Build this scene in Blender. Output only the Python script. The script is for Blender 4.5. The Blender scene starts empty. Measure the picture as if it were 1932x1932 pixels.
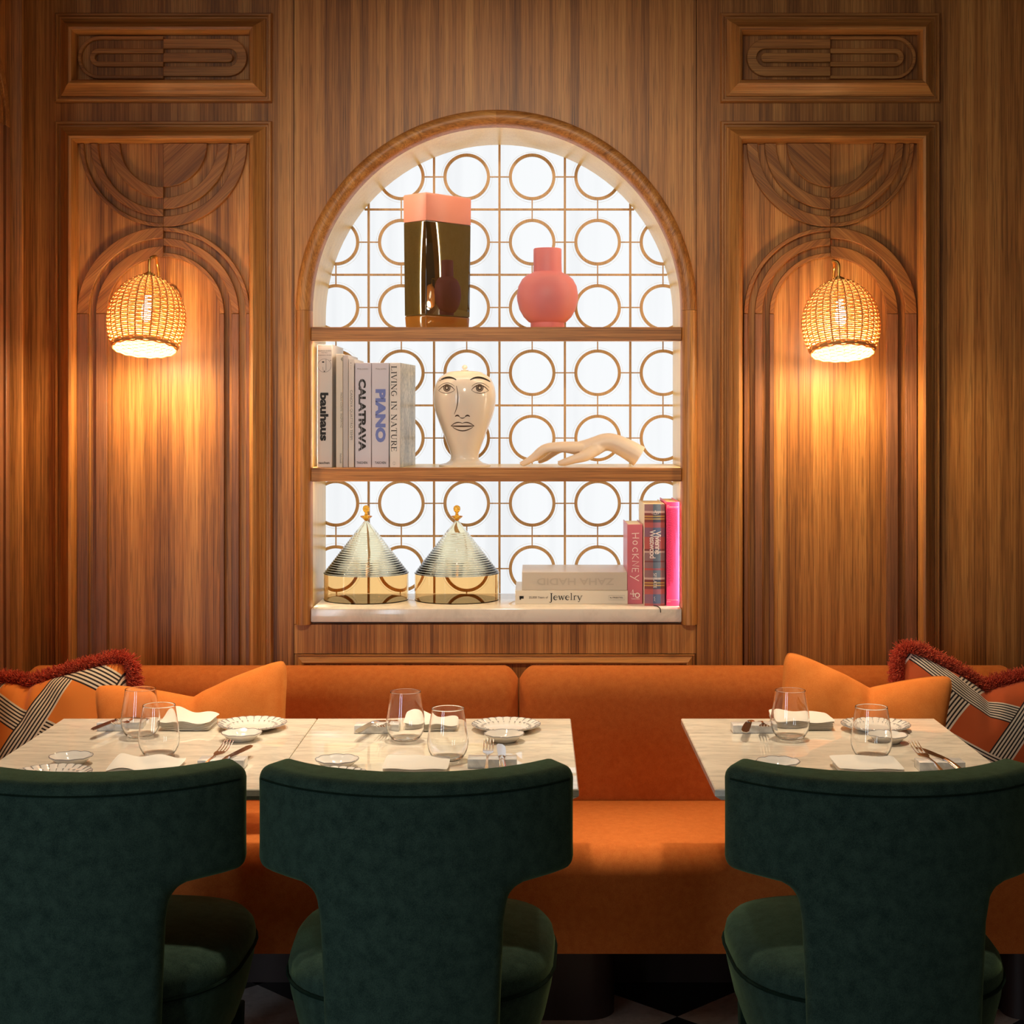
import bpy, bmesh, math, random
from mathutils import Vector, Matrix
random.seed(7)
PI = math.pi
sc = bpy.context.scene
COL = sc.collection

# ------------------------------------------------------------------ camera, world, lights, exposure
F, VX, VY, EYE = 2950.0, 1010.0, 780.0, 1.47        # focal length and optical axis in photo pixels, eye height in metres
YW = 4.30                                            # distance of the panelled wall
cam_d = bpy.data.cameras.new('camera'); cam = bpy.data.objects.new('camera', cam_d); COL.objects.link(cam)
cam.location = (0, 0, EYE); cam.rotation_euler = (PI / 2, 0, 0)
cam_d.sensor_width = 36; cam_d.lens = F / 1932 * 36
cam_d.shift_x = (966 - VX) / 1932; cam_d.shift_y = (VY - 966) / 1932
cam_d.clip_start = 0.05; sc.camera = cam
sc.view_settings.view_transform = 'Standard'; sc.view_settings.look = 'None'
sc.view_settings.gamma = 1; sc.view_settings.use_curve_mapping = False
sc.view_settings.exposure = 0.0

world = bpy.data.worlds.new('world'); sc.world = world; world.use_nodes = True
world.node_tree.nodes['Background'].inputs[0].default_value = (1.0, 0.84, 0.68, 1)
world.node_tree.nodes['Background'].inputs[1].default_value = 0.055


def light(name, typ, loc, energy, color, size=0.1, target=None, spot=60, blend=0.6, size_y=None):
    d = bpy.data.lights.new(name, typ); d.energy = energy; d.color = color
    if typ == 'AREA':
        d.size = size
        if size_y: d.shape = 'RECTANGLE'; d.size_y = size_y
    else:
        d.shadow_soft_size = size
    if typ == 'SPOT': d.spot_size = math.radians(spot); d.spot_blend = blend
    o = bpy.data.objects.new(name, d); COL.objects.link(o); o.location = loc
    if target: o.rotation_euler = (Vector(target) - Vector(loc)).to_track_quat('-Z', 'Y').to_euler()
    return o


WARM = (1.0, 0.66, 0.36)
SCONCE_W, PANEL_E, LED_E = 11.8, 0.98, 28.0
sc.cycles.max_bounces = 24; sc.cycles.transmission_bounces = 24; sc.cycles.glossy_bounces = 8; sc.cycles.diffuse_bounces = 5
# ceiling downlights over the tables, daylight from windows behind the camera on the left
for x in (-0.81, -0.21, 0.64):
    light('table_downlight', 'SPOT', (x, 3.72, 2.62), 88, (1.0, 0.84, 0.62), 0.05, (x, 3.46, 0.75), 44, 0.75)
for x in (-0.95, -0.1, 0.75):
    light('bench_downlight', 'SPOT', (x, 3.86, 2.62), 16, (1.0, 0.78, 0.54), 0.05, (x, 3.84, 0.45), 40, 0.9)
light('room_fill', 'AREA', (-0.1, 1.7, 2.6), 6, (1.0, 0.82, 0.6), 2.6, (-0.1, 4.3, 1.6), size_y=0.5)  # soft frontal fill added to lift the wall, no known fitting
light('niche_fill_spot', 'SPOT', (-0.1, 1.5, 2.62), 120, (1.0, 0.85, 0.66), 0.08, (-0.1, 4.35, 1.62), 46, 1.0)  # added spot, brightens the niche fronts and the middle of the wall
for x, y in ((-2.9, -0.4), (-2.1, -1.1)):
    light('daylight_window', 'AREA', (x, y, 1.15), 4.8, (0.74, 0.88, 1.0), 0.32, (-0.3, 2.8, 0.45), size_y=2.2).data.spread = math.radians(80)


# ------------------------------------------------------------------ small helpers
def P(px, py, D):
    return Vector(((px - VX) * D / F, D, EYE - (py - VY) * D / F))


def X(px, D=YW): return (px - VX) * D / F
def Z(py, D=YW): return EYE - (py - VY) * D / F
def S(n, D=YW): return n * D / F


def lin(c):
    return tuple(((v / 255) / 12.92 if v / 255 <= 0.04045 else ((v / 255 + 0.055) / 1.055) ** 2.4) for v in c) + (1.0,)


def mk(name, vf, mat, parent=None, smooth=False, bevel=None, sub=0, loc=None, angle=40, uv=None):
    V, Fc = vf
    me = bpy.data.meshes.new(name)
    me.from_pydata([tuple(v) for v in V], [], [tuple(f) for f in Fc]); me.validate(); me.update()
    if uv:
        l = me.uv_layers.new(name='UVMap')
        for lp in me.loops: l.data[lp.index].uv = uv[lp.vertex_index]
    if bevel:
        bm = bmesh.new(); bm.from_mesh(me)
        bmesh.ops.recalc_face_normals(bm, faces=bm.faces)
        es = [e for e in bm.edges if len(e.link_faces) == 2 and e.calc_face_angle(0) > math.radians(30)]
        bmesh.ops.bevel(bm, geom=es, offset=bevel[0], segments=bevel[1], profile=0.5, affect='EDGES', clamp_overlap=True)
        bm.to_mesh(me); bm.free(); smooth = True if smooth is False else smooth
    else:
        bm = bmesh.new(); bm.from_mesh(me); bmesh.ops.recalc_face_normals(bm, faces=bm.faces); bm.to_mesh(me); bm.free()
    o = bpy.data.objects.new(name, me); COL.objects.link(o)
    if mat: me.materials.append(mat)
    if parent: o.parent = parent
    if loc: o.location = loc
    if smooth:
        me.shade_smooth()
        if angle and not sub: me.set_sharp_from_angle(angle=math.radians(angle))
    if sub:
        m = o.modifiers.new('sub', 'SUBSURF'); m.levels = sub; m.render_levels = sub
    return o


def thing(name, label, cat, loc=(0, 0, 0), rz=0, group=None):
    o = bpy.data.objects.new(name, None); COL.objects.link(o); o.location = loc; o.rotation_euler = (0, 0, rz)
    return tag(o, label, cat, group)


def tag(o, label, cat, group=None):
    o['label'] = label; o['category'] = cat
    if group: o['group'] = group
    return o


def struct(o):
    o['kind'] = 'structure'; return o


def dup(root, loc, label, rz=None):
    r = root.copy(); COL.objects.link(r); r.location = loc; r['label'] = label
    if rz is not None: r.rotation_euler = (0, 0, rz)
    for ch in list(root.children):
        c = ch.copy(); COL.objects.link(c); c.parent = r
        for g in list(ch.children):
            d = g.copy(); COL.objects.link(d); d.parent = c
    return r


def join(*vfs):
    V, Fc = [], []
    for v, f in vfs:
        n = len(V); V += list(v); Fc += [tuple(i + n for i in q) for q in f]
    return V, Fc


def xf(vf, fn): return [fn(Vector(v)) for v in vf[0]], vf[1]


def box(x0, x1, y0, y1, z0, z1):
    V = [(x, y, z) for z in (z0, z1) for y in (y0, y1) for x in (x0, x1)]
    return V, [(0, 2, 3, 1), (4, 5, 7, 6), (0, 1, 5, 4), (2, 6, 7, 3), (0, 4, 6, 2), (1, 3, 7, 5)]


def lathe(prof, seg=40, cap=True):
    V, Fc = [], []
    for r, z in prof:
        for k in range(seg):
            a = 2 * PI * k / seg; V.append((r * math.cos(a), r * math.sin(a), z))
    for i in range(len(prof) - 1):
        for k in range(seg):
            Fc.append((i * seg + k, i * seg + (k + 1) % seg, (i + 1) * seg + (k + 1) % seg, (i + 1) * seg + k))
    if cap:
        Fc.append(tuple(range(seg))[::-1]); Fc.append(tuple((len(prof) - 1) * seg + k for k in range(seg)))
    return V, Fc


def tube(pts, r, seg=8, closed=False, cap=True):
    pts = [Vector(p) for p in pts]; n = len(pts); V, Fc = [], []
    up = Vector((0.123, 0.3, 1)).normalized()
    for i, p in enumerate(pts):
        t = (pts[(i + 1) % n] - pts[i - 1]) if closed else (pts[min(i + 1, n - 1)] - pts[max(i - 1, 0)])
        t.normalize()
        if abs(t.dot(up)) > 0.95: up = Vector((1, 0.2, 0.1)).normalized()
        a = t.cross(up).normalized(); b = t.cross(a); up = -b if False else up
        rr = r[i] if isinstance(r, (list, tuple)) else r
        for k in range(seg):
            th = 2 * PI * k / seg; V.append(p + a * (rr * math.cos(th)) + b * (rr * math.sin(th)))
    m = n if closed else n - 1
    for i in range(m):
        j = (i + 1) % n
        for k in range(seg):
            Fc.append((i * seg + k, i * seg + (k + 1) % seg, j * seg + (k + 1) % seg, j * seg + k))
    if cap and not closed:
        Fc.append(tuple(range(seg))); Fc.append(tuple((n - 1) * seg + k for k in range(seg)))
    return V, Fc


def prism(poly, y0, y1):
    """2-D polygon (x, z) drawn out from y0 to y1."""
    n = len(poly)
    V = [(x, y0, z) for x, z in poly] + [(x, y1, z) for x, z in poly]
    return V, [tuple(range(n)), tuple(range(n, 2 * n))[::-1]] + [(i, (i + 1) % n, n + (i + 1) % n, n + i) for i in range(n)]


def holed_panel(outer, hole, y0, y1):
    bm = bmesh.new()
    es = []
    for loop in (outer, hole):
        vs = [bm.verts.new((x, y0, z)) for x, z in loop]
        es += [bm.edges.new((vs[i], vs[(i + 1) % len(vs)])) for i in range(len(vs))]
    bmesh.ops.triangle_fill(bm, use_beauty=True, edges=es)
    r = bmesh.ops.extrude_face_region(bm, geom=bm.faces[:])
    for v in r['geom']:
        if isinstance(v, bmesh.types.BMVert): v.co.y = y1
    bm.verts.index_update()
    out = [v.co[:] for v in bm.verts], [tuple(v.index for v in f.verts) for f in bm.faces]
    bm.free(); return out


def loft(rings, cap=True):
    n = len(rings[0]); V = [p for r in rings for p in r]; Fc = []
    for i in range(len(rings) - 1):
        for k in range(n):
            Fc.append((i * n + k, i * n + (k + 1) % n, (i + 1) * n + (k + 1) % n, (i + 1) * n + k))
    if cap:
        Fc.append(tuple(range(n))[::-1]); Fc.append(tuple((len(rings) - 1) * n + k for k in range(n)))
    return V, Fc


def rbox(x0, x1, y0, y1, z0, z1): return box(x0, x1, y0, y1, z0, z1)


def text_vf(body, x0, x1, z0, z1, org, ux, uz, bold=0.0, shear=0.0, keep=False, space=1.0):
    """Lettering filled flat, fitted to the box x0..x1 by z0..z1 in the plane org + ux*x + uz*z."""
    cu = bpy.data.curves.new('lettering', 'FONT'); cu.body = body; cu.size = 1; cu.offset = bold; cu.shear = shear; cu.resolution_u = 3
    cu.space_character = space
    o = bpy.data.objects.new('lettering', cu); COL.objects.link(o)
    dg = bpy.context.evaluated_depsgraph_get(); me = bpy.data.meshes.new_from_object(o.evaluated_get(dg))
    V = [v.co.copy() for v in me.vertices]; Fc = [tuple(p.vertices) for p in me.polygons]
    bpy.data.objects.remove(o); bpy.data.curves.remove(cu); bpy.data.meshes.remove(me)
    a0, a1 = min(v.x for v in V), max(v.x for v in V); b0, b1 = min(v.y for v in V), max(v.y for v in V)
    sx, sz = (x1 - x0) / (a1 - a0), (z1 - z0) / (b1 - b0)
    org, ux, uz = Vector(org), Vector(ux), Vector(uz)
    return [org + ux * (x0 + (v.x - a0) * sx) + uz * (z0 + (v.y - b0) * sz) for v in V], Fc


def ribbon(pts, w):
    """Flat stroke through 2-D points, w a width or a list of widths."""
    n = len(pts); V, Fc = [], []
    for i, p in enumerate(pts):
        a, b = pts[max(i - 1, 0)], pts[min(i + 1, n - 1)]
        tx, tz = b[0] - a[0], b[1] - a[1]; L = math.hypot(tx, tz) or 1
        ww = (w[i] if isinstance(w, (list, tuple)) else w) / 2
        V += [(p[0] - tz / L * ww, 0, p[1] + tx / L * ww), (p[0] + tz / L * ww, 0, p[1] - tx / L * ww)]
    for i in range(n - 1): Fc.append((2 * i, 2 * i + 1, 2 * i + 3, 2 * i + 2))
    return V, Fc


def arc2(cx, cz, rx, rz, a0, a1, n=12):
    return [(cx + rx * math.cos(math.radians(a0 + (a1 - a0) * i / n)), cz + rz * math.sin(math.radians(a0 + (a1 - a0) * i / n))) for i in range(n + 1)]


# ------------------------------------------------------------------ materials
def nodes(name):
    m = bpy.data.materials.new(name); m.use_nodes = True
    nt = m.node_tree; return m, nt, nt.nodes['Principled BSDF'], nt.nodes, nt.links


def plain(name, col, rough=0.5, metal=0.0, **kw):
    m, nt, b, N, L = nodes(name)
    b.inputs['Base Color'].default_value = lin(col); b.inputs['Roughness'].default_value = rough; b.inputs['Metallic'].default_value = metal
    for k, v in kw.items(): b.inputs[k.replace('_', ' ')].default_value = v
    return m


def noise(N, L, vec, scale, detail=3, rough=0.5, dist=0.0):
    n = N.new('ShaderNodeTexNoise'); n.inputs['Scale'].default_value = scale; n.inputs['Detail'].default_value = detail
    n.inputs['Roughness'].default_value = rough; n.inputs['Distortion'].default_value = dist
    L.new(vec, n.inputs['Vector']); return n.outputs['Fac']


def mapping(N, L, vec, scale=(1, 1, 1), rot=(0, 0, 0), loc=(0, 0, 0)):
    n = N.new('ShaderNodeMapping'); n.inputs['Scale'].default_value = scale; n.inputs['Rotation'].default_value = rot; n.inputs['Location'].default_value = loc
    L.new(vec, n.inputs['Vector']); return n.outputs['Vector']


def mth(N, L, op, a, b=None, c=None):
    n = N.new('ShaderNodeMath'); n.operation = op
    for i, v in enumerate((a, b, c)):
        if v is None: continue
        if isinstance(v, (int, float)): n.inputs[i].default_value = v
        else: L.new(v, n.inputs[i])
    return n.outputs[0]


def ramp(N, L, fac, stops):
    n = N.new('ShaderNodeValToRGB'); L.new(fac, n.inputs['Fac'])
    e = n.color_ramp.elements
    while len(e) < len(stops): e.new(0.5)
    for i, (p, c) in enumerate(stops): e[i].position = p; e[i].color = c
    return n.outputs['Color']


def mixc(N, L, fac, a, b):
    n = N.new('ShaderNodeMix'); n.data_type = 'RGBA'
    for s, v in ((0, fac), (6, a), (7, b)):
        if isinstance(v, (int, float, tuple)): n.inputs[s].default_value = v
        else: L.new(v, n.inputs[s])
    return n.outputs[2]


def bump(N, L, b, h, strength=0.2, dist=0.002):
    n = N.new('ShaderNodeBump'); n.inputs['Strength'].default_value = strength; n.inputs['Distance'].default_value = dist
    L.new(h, n.inputs['Height']); L.new(n.outputs['Normal'], b.inputs['Normal'])


def wood(name, rot=(0, 0, 0), strips=None, light_=(220, 158, 86), mid=(184, 120, 58), dark=(106, 62, 28), rough=0.45, swirl=0.0, off=0.0):
    m, nt, b, N, L = nodes(name)
    tc = N.new('ShaderNodeTexCoord').outputs['Object']
    v = mapping(N, L, tc, rot=rot, loc=(off, off * 0.7, off * 1.3))
    sx = N.new('ShaderNodeSeparateXYZ'); L.new(v, sx.inputs[0])
    if strips:   # book-matched veneer leaves
        pp = mth(N, L, 'PINGPONG', sx.outputs['X'], strips)
        cx = N.new('ShaderNodeCombineXYZ'); L.new(pp, cx.inputs[0]); L.new(sx.outputs['Y'], cx.inputs[1]); L.new(sx.outputs['Z'], cx.inputs[2])
        cid = mth(N, L, 'FLOOR', mth(N, L, 'DIVIDE', sx.outputs['X'], strips * 0.23))
        wn = N.new('ShaderNodeTexWhiteNoise'); wn.noise_dimensions = '1D'; L.new(cid, wn.inputs['W']); strip = wn.outputs['Value']
        v2 = cx.outputs[0]
    else:
        v2, strip = v, None
    fine = noise(N, L, mapping(N, L, v2, (260, 260, 3.0)), 1.0, 5, 0.7)
    med = noise(N, L, mapping(N, L, v2, (38, 38, 0.7)), 1.0, 3, 0.6, 0.3 + swirl)
    broad = noise(N, L, mapping(N, L, v2, (9, 9, 0.55)), 1.0, 2, 0.5, 0.5 + swirl * 2)
    f = mth(N, L, 'ADD', mth(N, L, 'MULTIPLY', fine, 0.55), mth(N, L, 'ADD', mth(N, L, 'MULTIPLY', med, 0.42), mth(N, L, 'MULTIPLY', broad, 0.22)))
    if strip is not None: f = mth(N, L, 'ADD', f, mth(N, L, 'MULTIPLY', mth(N, L, 'SUBTRACT', strip, 0.5), 0.16))
    c = ramp(N, L, f, [(0.40, lin(dark)), (0.58, lin(mid)), (0.76, lin(light_))])
    pores = noise(N, L, mapping(N, L, v2, (420, 420, 9)), 1.0, 1, 0.5)
    pm = ramp(N, L, pores, [(0.36, (1, 1, 1, 1)), (0.44, (0, 0, 0, 1))])
    c = mixc(N, L, mth(N, L, 'MULTIPLY', pm, 0.35), c, lin(tuple(int(q * 0.72) for q in dark)))
    L.new(c, b.inputs['Base Color']); b.inputs['Roughness'].default_value = rough
    bump(N, L, b, fine, 0.08, 0.001)
    return m


RX = (0, PI / 2, 0)                                    # grain along x
W_VEN = wood('walnut_veneer', strips=0.105)
W_VEN2 = wood('walnut_veneer_field', strips=0.16, off=3.1)
W_V = wood('walnut_upright', swirl=0.25, off=1.7)
W_H = wood('walnut_horizontal', rot=RX, swirl=0.3, off=5.3)
W_D1 = wood('walnut_slanting_left', rot=(0, math.radians(48), 0), swirl=0.3, off=2.2, dark=(96, 54, 24), mid=(154, 97, 46), light_=(190, 130, 68))
W_D2 = wood('walnut_slanting_right', rot=(0, math.radians(-48), 0), swirl=0.3, off=7.7, dark=(96, 54, 24), mid=(154, 97, 46), light_=(190, 130, 68))
W_DK = wood('walnut_dark_slat', dark=(92, 56, 34), mid=(136, 88, 56), light_=(166, 112, 74), off=4.4)
W_ARCH = wood('walnut_arch_casing', rot=(0, math.radians(20), 0), swirl=0.9, off=9.1)
W_LIN = wood('pale_niche_lining', light_=(247, 220, 150), mid=(242, 210, 130), dark=(230, 192, 110), rough=0.3, off=6.6)
W_LATH = wood('lattice_oak', light_=(200, 160, 106), mid=(180, 140, 88), dark=(154, 118, 70), rough=0.45, off=8.8)


def velvet(name, col, col2, sheen=0.5, scol=None, mott=60, bmp=0.18):
    m, nt, b, N, L = nodes(name)
    tc = N.new('ShaderNodeTexCoord').outputs['Object']
    n1 = noise(N, L, tc, mott, 4, 0.6); n2 = noise(N, L, tc, 620, 2, 0.6)
    f = mth(N, L, 'ADD', mth(N, L, 'MULTIPLY', n1, 0.45), mth(N, L, 'MULTIPLY', n2, 0.55))
    c = ramp(N, L, f, [(0.36, lin(col2)), (0.64, lin(col))])
    L.new(c, b.inputs['Base Color']); b.inputs['Roughness'].default_value = 0.95; b.inputs['Specular IOR Level'].default_value = 0.1
    b.inputs['Sheen Weight'].default_value = sheen; b.inputs['Sheen Roughness'].default_value = 0.4
    b.inputs['Sheen Tint'].default_value = lin(scol or col)
    bump(N, L, b, n2, bmp, 0.0015)
    return m


V_OR = velvet('orange_velvet', (208, 120, 58), (188, 100, 44), 0.35, (255, 180, 100))
V_OR2 = velvet('bright_orange_velvet', (238, 142, 68), (222, 122, 52), 0.4, (255, 190, 110), 30)
V_GR = velvet('green_velvet', (58, 78, 67), (30, 47, 42), 0.9, (120, 150, 104), 45, 0.35)
V_WELT = velvet('dark_green_welt', (22, 40, 30), (14, 28, 22), 0.2, (60, 90, 60))


def marble(name, base, vein, scale=3.0, rot=0.5, rough=0.06, stretch=5.0, amt=0.8, coat=0.0):
    m, nt, b, N, L = nodes(name)
    tc = N.new('ShaderNodeTexCoord').outputs['Object']
    v = mapping(N, L, tc, (1, stretch, 1), (0, 0, rot))
    n1 = noise(N, L, v, scale, 6, 0.65, 0.8); n2 = noise(N, L, v, scale * 5, 5, 0.7, 0.4); n3 = noise(N, L, tc, 2.0, 2)
    vein_m = ramp(N, L, n1, [(0.44, (0, 0, 0, 1)), (0.5, (1, 1, 1, 1)), (0.56, (0, 0, 0, 1))])
    v2 = ramp(N, L, n2, [(0.5, (0, 0, 0, 1)), (0.72, (1, 1, 1, 1))])
    f = mth(N, L, 'MULTIPLY', mth(N, L, 'ADD', mth(N, L, 'MULTIPLY', vein_m, n3), mth(N, L, 'MULTIPLY', v2, 0.7)), amt)
    L.new(mixc(N, L, f, lin(base), lin(vein)), b.inputs['Base Color'])
    b.inputs['Roughness'].default_value = rough; b.inputs['IOR'].default_value = 1.6
    return m


M_TAB = marble('white_table_marble', (242, 232, 214), (150, 144, 136), 2.2, 1.45, 0.008, 4.0, 0.5)
M_SILL = marble('sill_marble', (244, 234, 218), (176, 164, 150), 3.0, 0.3, 0.12, 1.0, 0.35)
M_BLOCK = marble('knife_rest_marble', (240, 238, 234), (170, 168, 168), 6.0, 0.4, 0.2, 2.0, 0.7)
M_TW = marble('white_floor_marble', (236, 228, 220), (150, 140, 130), 3.0, 0.6, 0.2, 1.5, 0.5)
M_TB = marble('black_floor_marble', (30, 27, 25), (60, 54, 50), 4.0, 0.6, 0.2, 1.5, 0.4)
BRASS = plain('brass', (232, 184, 104), 0.3, 1.0)
STEEL = plain('polished_steel', (226, 220, 214), 0.14, 1.0)
CHINA = plain('white_china', (240, 234, 226), 0.12)
CHRIM = plain('blue_grey_rim', (156, 152, 152), 0.2)
LINEN = plain('white_linen', (246, 240, 230), 0.9, 0, Sheen_Weight=0.2)
GLASS = plain('clear_glass', (255, 255, 255), 0.0, 0, Transmission_Weight=1.0, IOR=1.45)
G_AMB = plain('amber_glass', (255, 228, 184), 0.0, 0, Transmission_Weight=1.0, IOR=1.15)
G_YEL = plain('pale_yellow_glass', (255, 252, 234), 0.0, 0, Transmission_Weight=1.0, IOR=1.3)
G_FIN = plain('deep_amber_glass', (255, 186, 64), 0.02, 0, Transmission_Weight=0.9, IOR=1.5)
BLACKM = plain('dark_metal', (26, 22, 20), 0.4, 0.6)
PLINTH = plain('dark_brown_plinth', (52, 30, 24), 0.5)
def cane(name, col, tr):
    m, nt, b, N, L = nodes(name); b.inputs['Base Color'].default_value = lin(col); b.inputs['Roughness'].default_value = 0.55
    t = N.new('ShaderNodeBsdfTranslucent'); t.inputs['Color'].default_value = lin(col); x = N.new('ShaderNodeMixShader'); x.inputs[0].default_value = tr
    L.new(b.outputs[0], x.inputs[1]); L.new(t.outputs[0], x.inputs[2]); L.new(x.outputs[0], N['Material Output'].inputs['Surface']); return m
WICKER = cane('rattan_cane', (228, 174, 104), 0.16)
CANE_DK = cane('rattan_stake', (190, 124, 64), 0.12)
PINK_V = plain('matt_coral_pink', (226, 128, 128), 0.5)
PINK_T = plain('satin_salmon_pink', (234, 148, 128), 0.35)
OLIVE = plain('glossy_dark_olive', (58, 42, 18), 0.03, 0, IOR=2.0)
AMBASE = plain('amber_glaze', (150, 92, 34), 0.05, 0, IOR=1.6)
PORC = plain('ivory_porcelain', (236, 222, 206), 0.12)
HANDM = plain('satin_ivory_plaster', (232, 210, 188), 0.35)
INK = plain('black_ink', (24, 20, 18), 0.6)
INKB = plain('brown_black_ink', (70, 52, 42), 0.5)
GREYI = plain('grey_ink', (120, 112, 106), 0.6)
BLUEI = plain('blue_ink', (108, 122, 190), 0.6)
WHITEI = plain('white_ink', (250, 236, 226), 0.6)
PAPER = plain('book_pages', (238, 226, 204), 0.9)
def cover(name, c): return plain(name, c, 0.35)
C_WHITE = cover('white_cover', (222, 212, 204)); C_GREYW = cover('grey_white_cover', (204, 194, 190)); C_CREAM = cover('cream_cover', (228, 216, 198))
C_LILAC = cover('lilac_white_cover', (206, 200, 212)); C_STONE = cover('stone_grey_cover', (206, 192, 176)); C_DUSTY = cover('dusty_pink_cover', (206, 110, 124)); C_HOT = cover('hot_pink_cover', (240, 70, 126))
EMB = cover('embossed_stone_grey', (192, 178, 162))


def glow(name, col, strength, folds=False):
    m = bpy.data.materials.new(name); m.use_nodes = True; nt = m.node_tree; N, L = nt.nodes, nt.links
    N.remove(N['Principled BSDF']); e = N.new('ShaderNodeEmission'); e.inputs['Color'].default_value = tuple(col) + (1,); e.inputs['Strength'].default_value = strength
    L.new(e.outputs[0], N['Material Output'].inputs['Surface']); return m


PANEL = glow('backlit_screen', (0.965, 0.985, 1.0), PANEL_E)
_N, _L = PANEL.node_tree.nodes, PANEL.node_tree.links     # faint shading of upright cloth folds, put into the glow colour
_f = noise(_N, _L, mapping(_N, _L, _N.new('ShaderNodeTexCoord').outputs['Object'], (9, 1, 0.35)), 1.0, 3, 0.6)
_L.new(ramp(_N, _L, _f, [(0.3, (0.86, 0.88, 0.9, 1)), (0.55, (0.965, 0.985, 1.0, 1))]), _N['Emission'].inputs['Color'])
BULB = glow('warm_bulb', (1.0, 0.78, 0.5), 40)
LED_S = glow('warm_shelf_led', (1.0, 0.9, 0.7), 20)
LED = glow('warm_led_strip', (1.0, 0.92, 0.72), LED_E)


def tartan():
    m, nt, b, N, L = nodes('tartan_cloth')
    tc = N.new('ShaderNodeTexCoord').outputs['Object']; s = N.new('ShaderNodeSeparateXYZ'); L.new(tc, s.inputs[0])
    def bands(coord, off, per):
        f = mth(N, L, 'FRACT', mth(N, L, 'DIVIDE', mth(N, L, 'ADD', coord, off), per))
        r = N.new('ShaderNodeValToRGB'); L.new(f, r.inputs['Fac']); r.color_ramp.interpolation = 'CONSTANT'
        red, blue, grey, blk, yel, whi = (190, 92, 88), (92, 104, 136), (112, 126, 132), (58, 50, 48), (214, 186, 84), (224, 212, 200)
        st = [(0, red), (.1, blue), (.24, red), (.32, blk), (.36, yel), (.38, blk), (.40, yel), (.42, blk), (.46, whi), (.49, grey), (.60, red), (.63, grey), (.72, blk), (.74, grey), (.86, whi), (.89, blk), (.92, red)]
        e = r.color_ramp.elements
        while len(e) < len(st): e.new(0.5)
        for i, (p, c) in enumerate(st): e[i].position = p; e[i].color = lin(c)
        return r.outputs['Color']
    c = mixc(N, L, 0.42, bands(s.outputs['Z'], 0.012, 0.185), bands(s.outputs['X'], 0.02, 0.15))
    L.new(c, b.inputs['Base Color']); b.inputs['Roughness'].default_value = 0.8
    return m


def woven_print(name, orange, cream, dk, rot, sc_=2.35, offx=0.0, offy=0.0):
    """Cushion cloth: wide striped bands crossing over and under on an orange ground, in the cloth's own UV."""
    m, nt, b, N, L = nodes(name)
    uv = N.new('ShaderNodeTexCoord').outputs['UV']
    v = mapping(N, L, uv, (sc_, sc_, 1), (0, 0, math.radians(rot)), (offx, offy, 0)); s = N.new('ShaderNodeSeparateXYZ'); L.new(v, s.inputs[0])
    bw = 0.36
    def axis(c, other):
        fr = mth(N, L, 'FRACT', c); inb = mth(N, L, 'LESS_THAN', fr, bw)
        st = mth(N, L, 'FRACT', mth(N, L, 'MULTIPLY', fr, 7 / bw)); ln = mth(N, L, 'LESS_THAN', st, 0.46)
        return inb, ln, mth(N, L, 'FLOOR', c)
    ia, la, ca = axis(s.outputs['X'], s.outputs['Y']); ib, lb, cb = axis(s.outputs['Y'], s.outputs['X'])
    par = mth(N, L, 'MODULO', mth(N, L, 'ADD', mth(N, L, 'ADD', ca, cb), 100), 2)
    aover = mth(N, L, 'MAXIMUM', mth(N, L, 'MULTIPLY', ia, par), mth(N, L, 'MULTIPLY', ia, mth(N, L, 'SUBTRACT', 1, ib)))
    band = mth(N, L, 'MAXIMUM', ia, ib)
    line = mth(N, L, 'ADD', mth(N, L, 'MULTIPLY', aover, la), mth(N, L, 'MULTIPLY', mth(N, L, 'SUBTRACT', 1, aover), lb))
    c = mixc(N, L, band, lin(orange), mixc(N, L, line, lin(cream), lin(dk)))
    L.new(c, b.inputs['Base Color']); b.inputs['Roughness'].default_value = 0.85; b.inputs['Sheen Weight'].default_value = 0.15
    return m


# ------------------------------------------------------------------ walls, panelling and niche
ZT = 2.70
wall = struct(mk('wall_back', join(box(X(30), X(560), YW + 0.02, YW + 0.06, 0, ZT), box(X(1308), X(2300), YW + 0.02, YW + 0.06, 0, ZT),
                                   box(X(560), X(1308), YW + 0.02, YW + 0.06, 0, Z(1180)), box(X(560), X(1308), YW + 0.02, YW + 0.06, Z(205), ZT)), W_DK))
AR_CX, AR_CZ = X(936.5), Z(586)
R_OUT, R_IN = S(378), S(349)
Z_SILL0, Z_SILL1 = Z(1174, 4.285), Z(1148.5, 4.285)
ZB = Z(1177)


def arch_loop(r, zbot, n=48):
    pts = [(AR_CX - r, zbot)]
    pts += [(AR_CX + r * math.cos(PI - PI * i / n), AR_CZ + r * math.sin(PI - PI * i / n)) for i in range(n + 1)]
    pts += [(AR_CX + r, zbot)]
    return pts


xl, xr = X(555.3), X(1313)
mk('veneer_panel', holed_panel([(xl, Z(1177.5)), (xr, Z(1177.5)), (xr, ZT), (xl, ZT)], arch_loop(S(366), Z(1177)), YW, YW + 0.02), W_VEN, wall)
mk('veneer_panel', box(xl, xr, YW, YW + 0.02, Z(1233), Z(1178.6)), W_VEN, wall)
mk('veneer_panel', box(X(36), X(554.2), YW, YW + 0.02, 0.02, ZT), W_VEN2, wall)
mk('veneer_panel', box(X(1314.2), X(2300), YW, YW + 0.02, 0.02, ZT), W_VEN2, wall)
mk('veneer_panel', box(xl, xr, YW + 0.004, YW + 0.02, 0.02, Z(1234.2)), W_VEN, wall)

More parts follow.
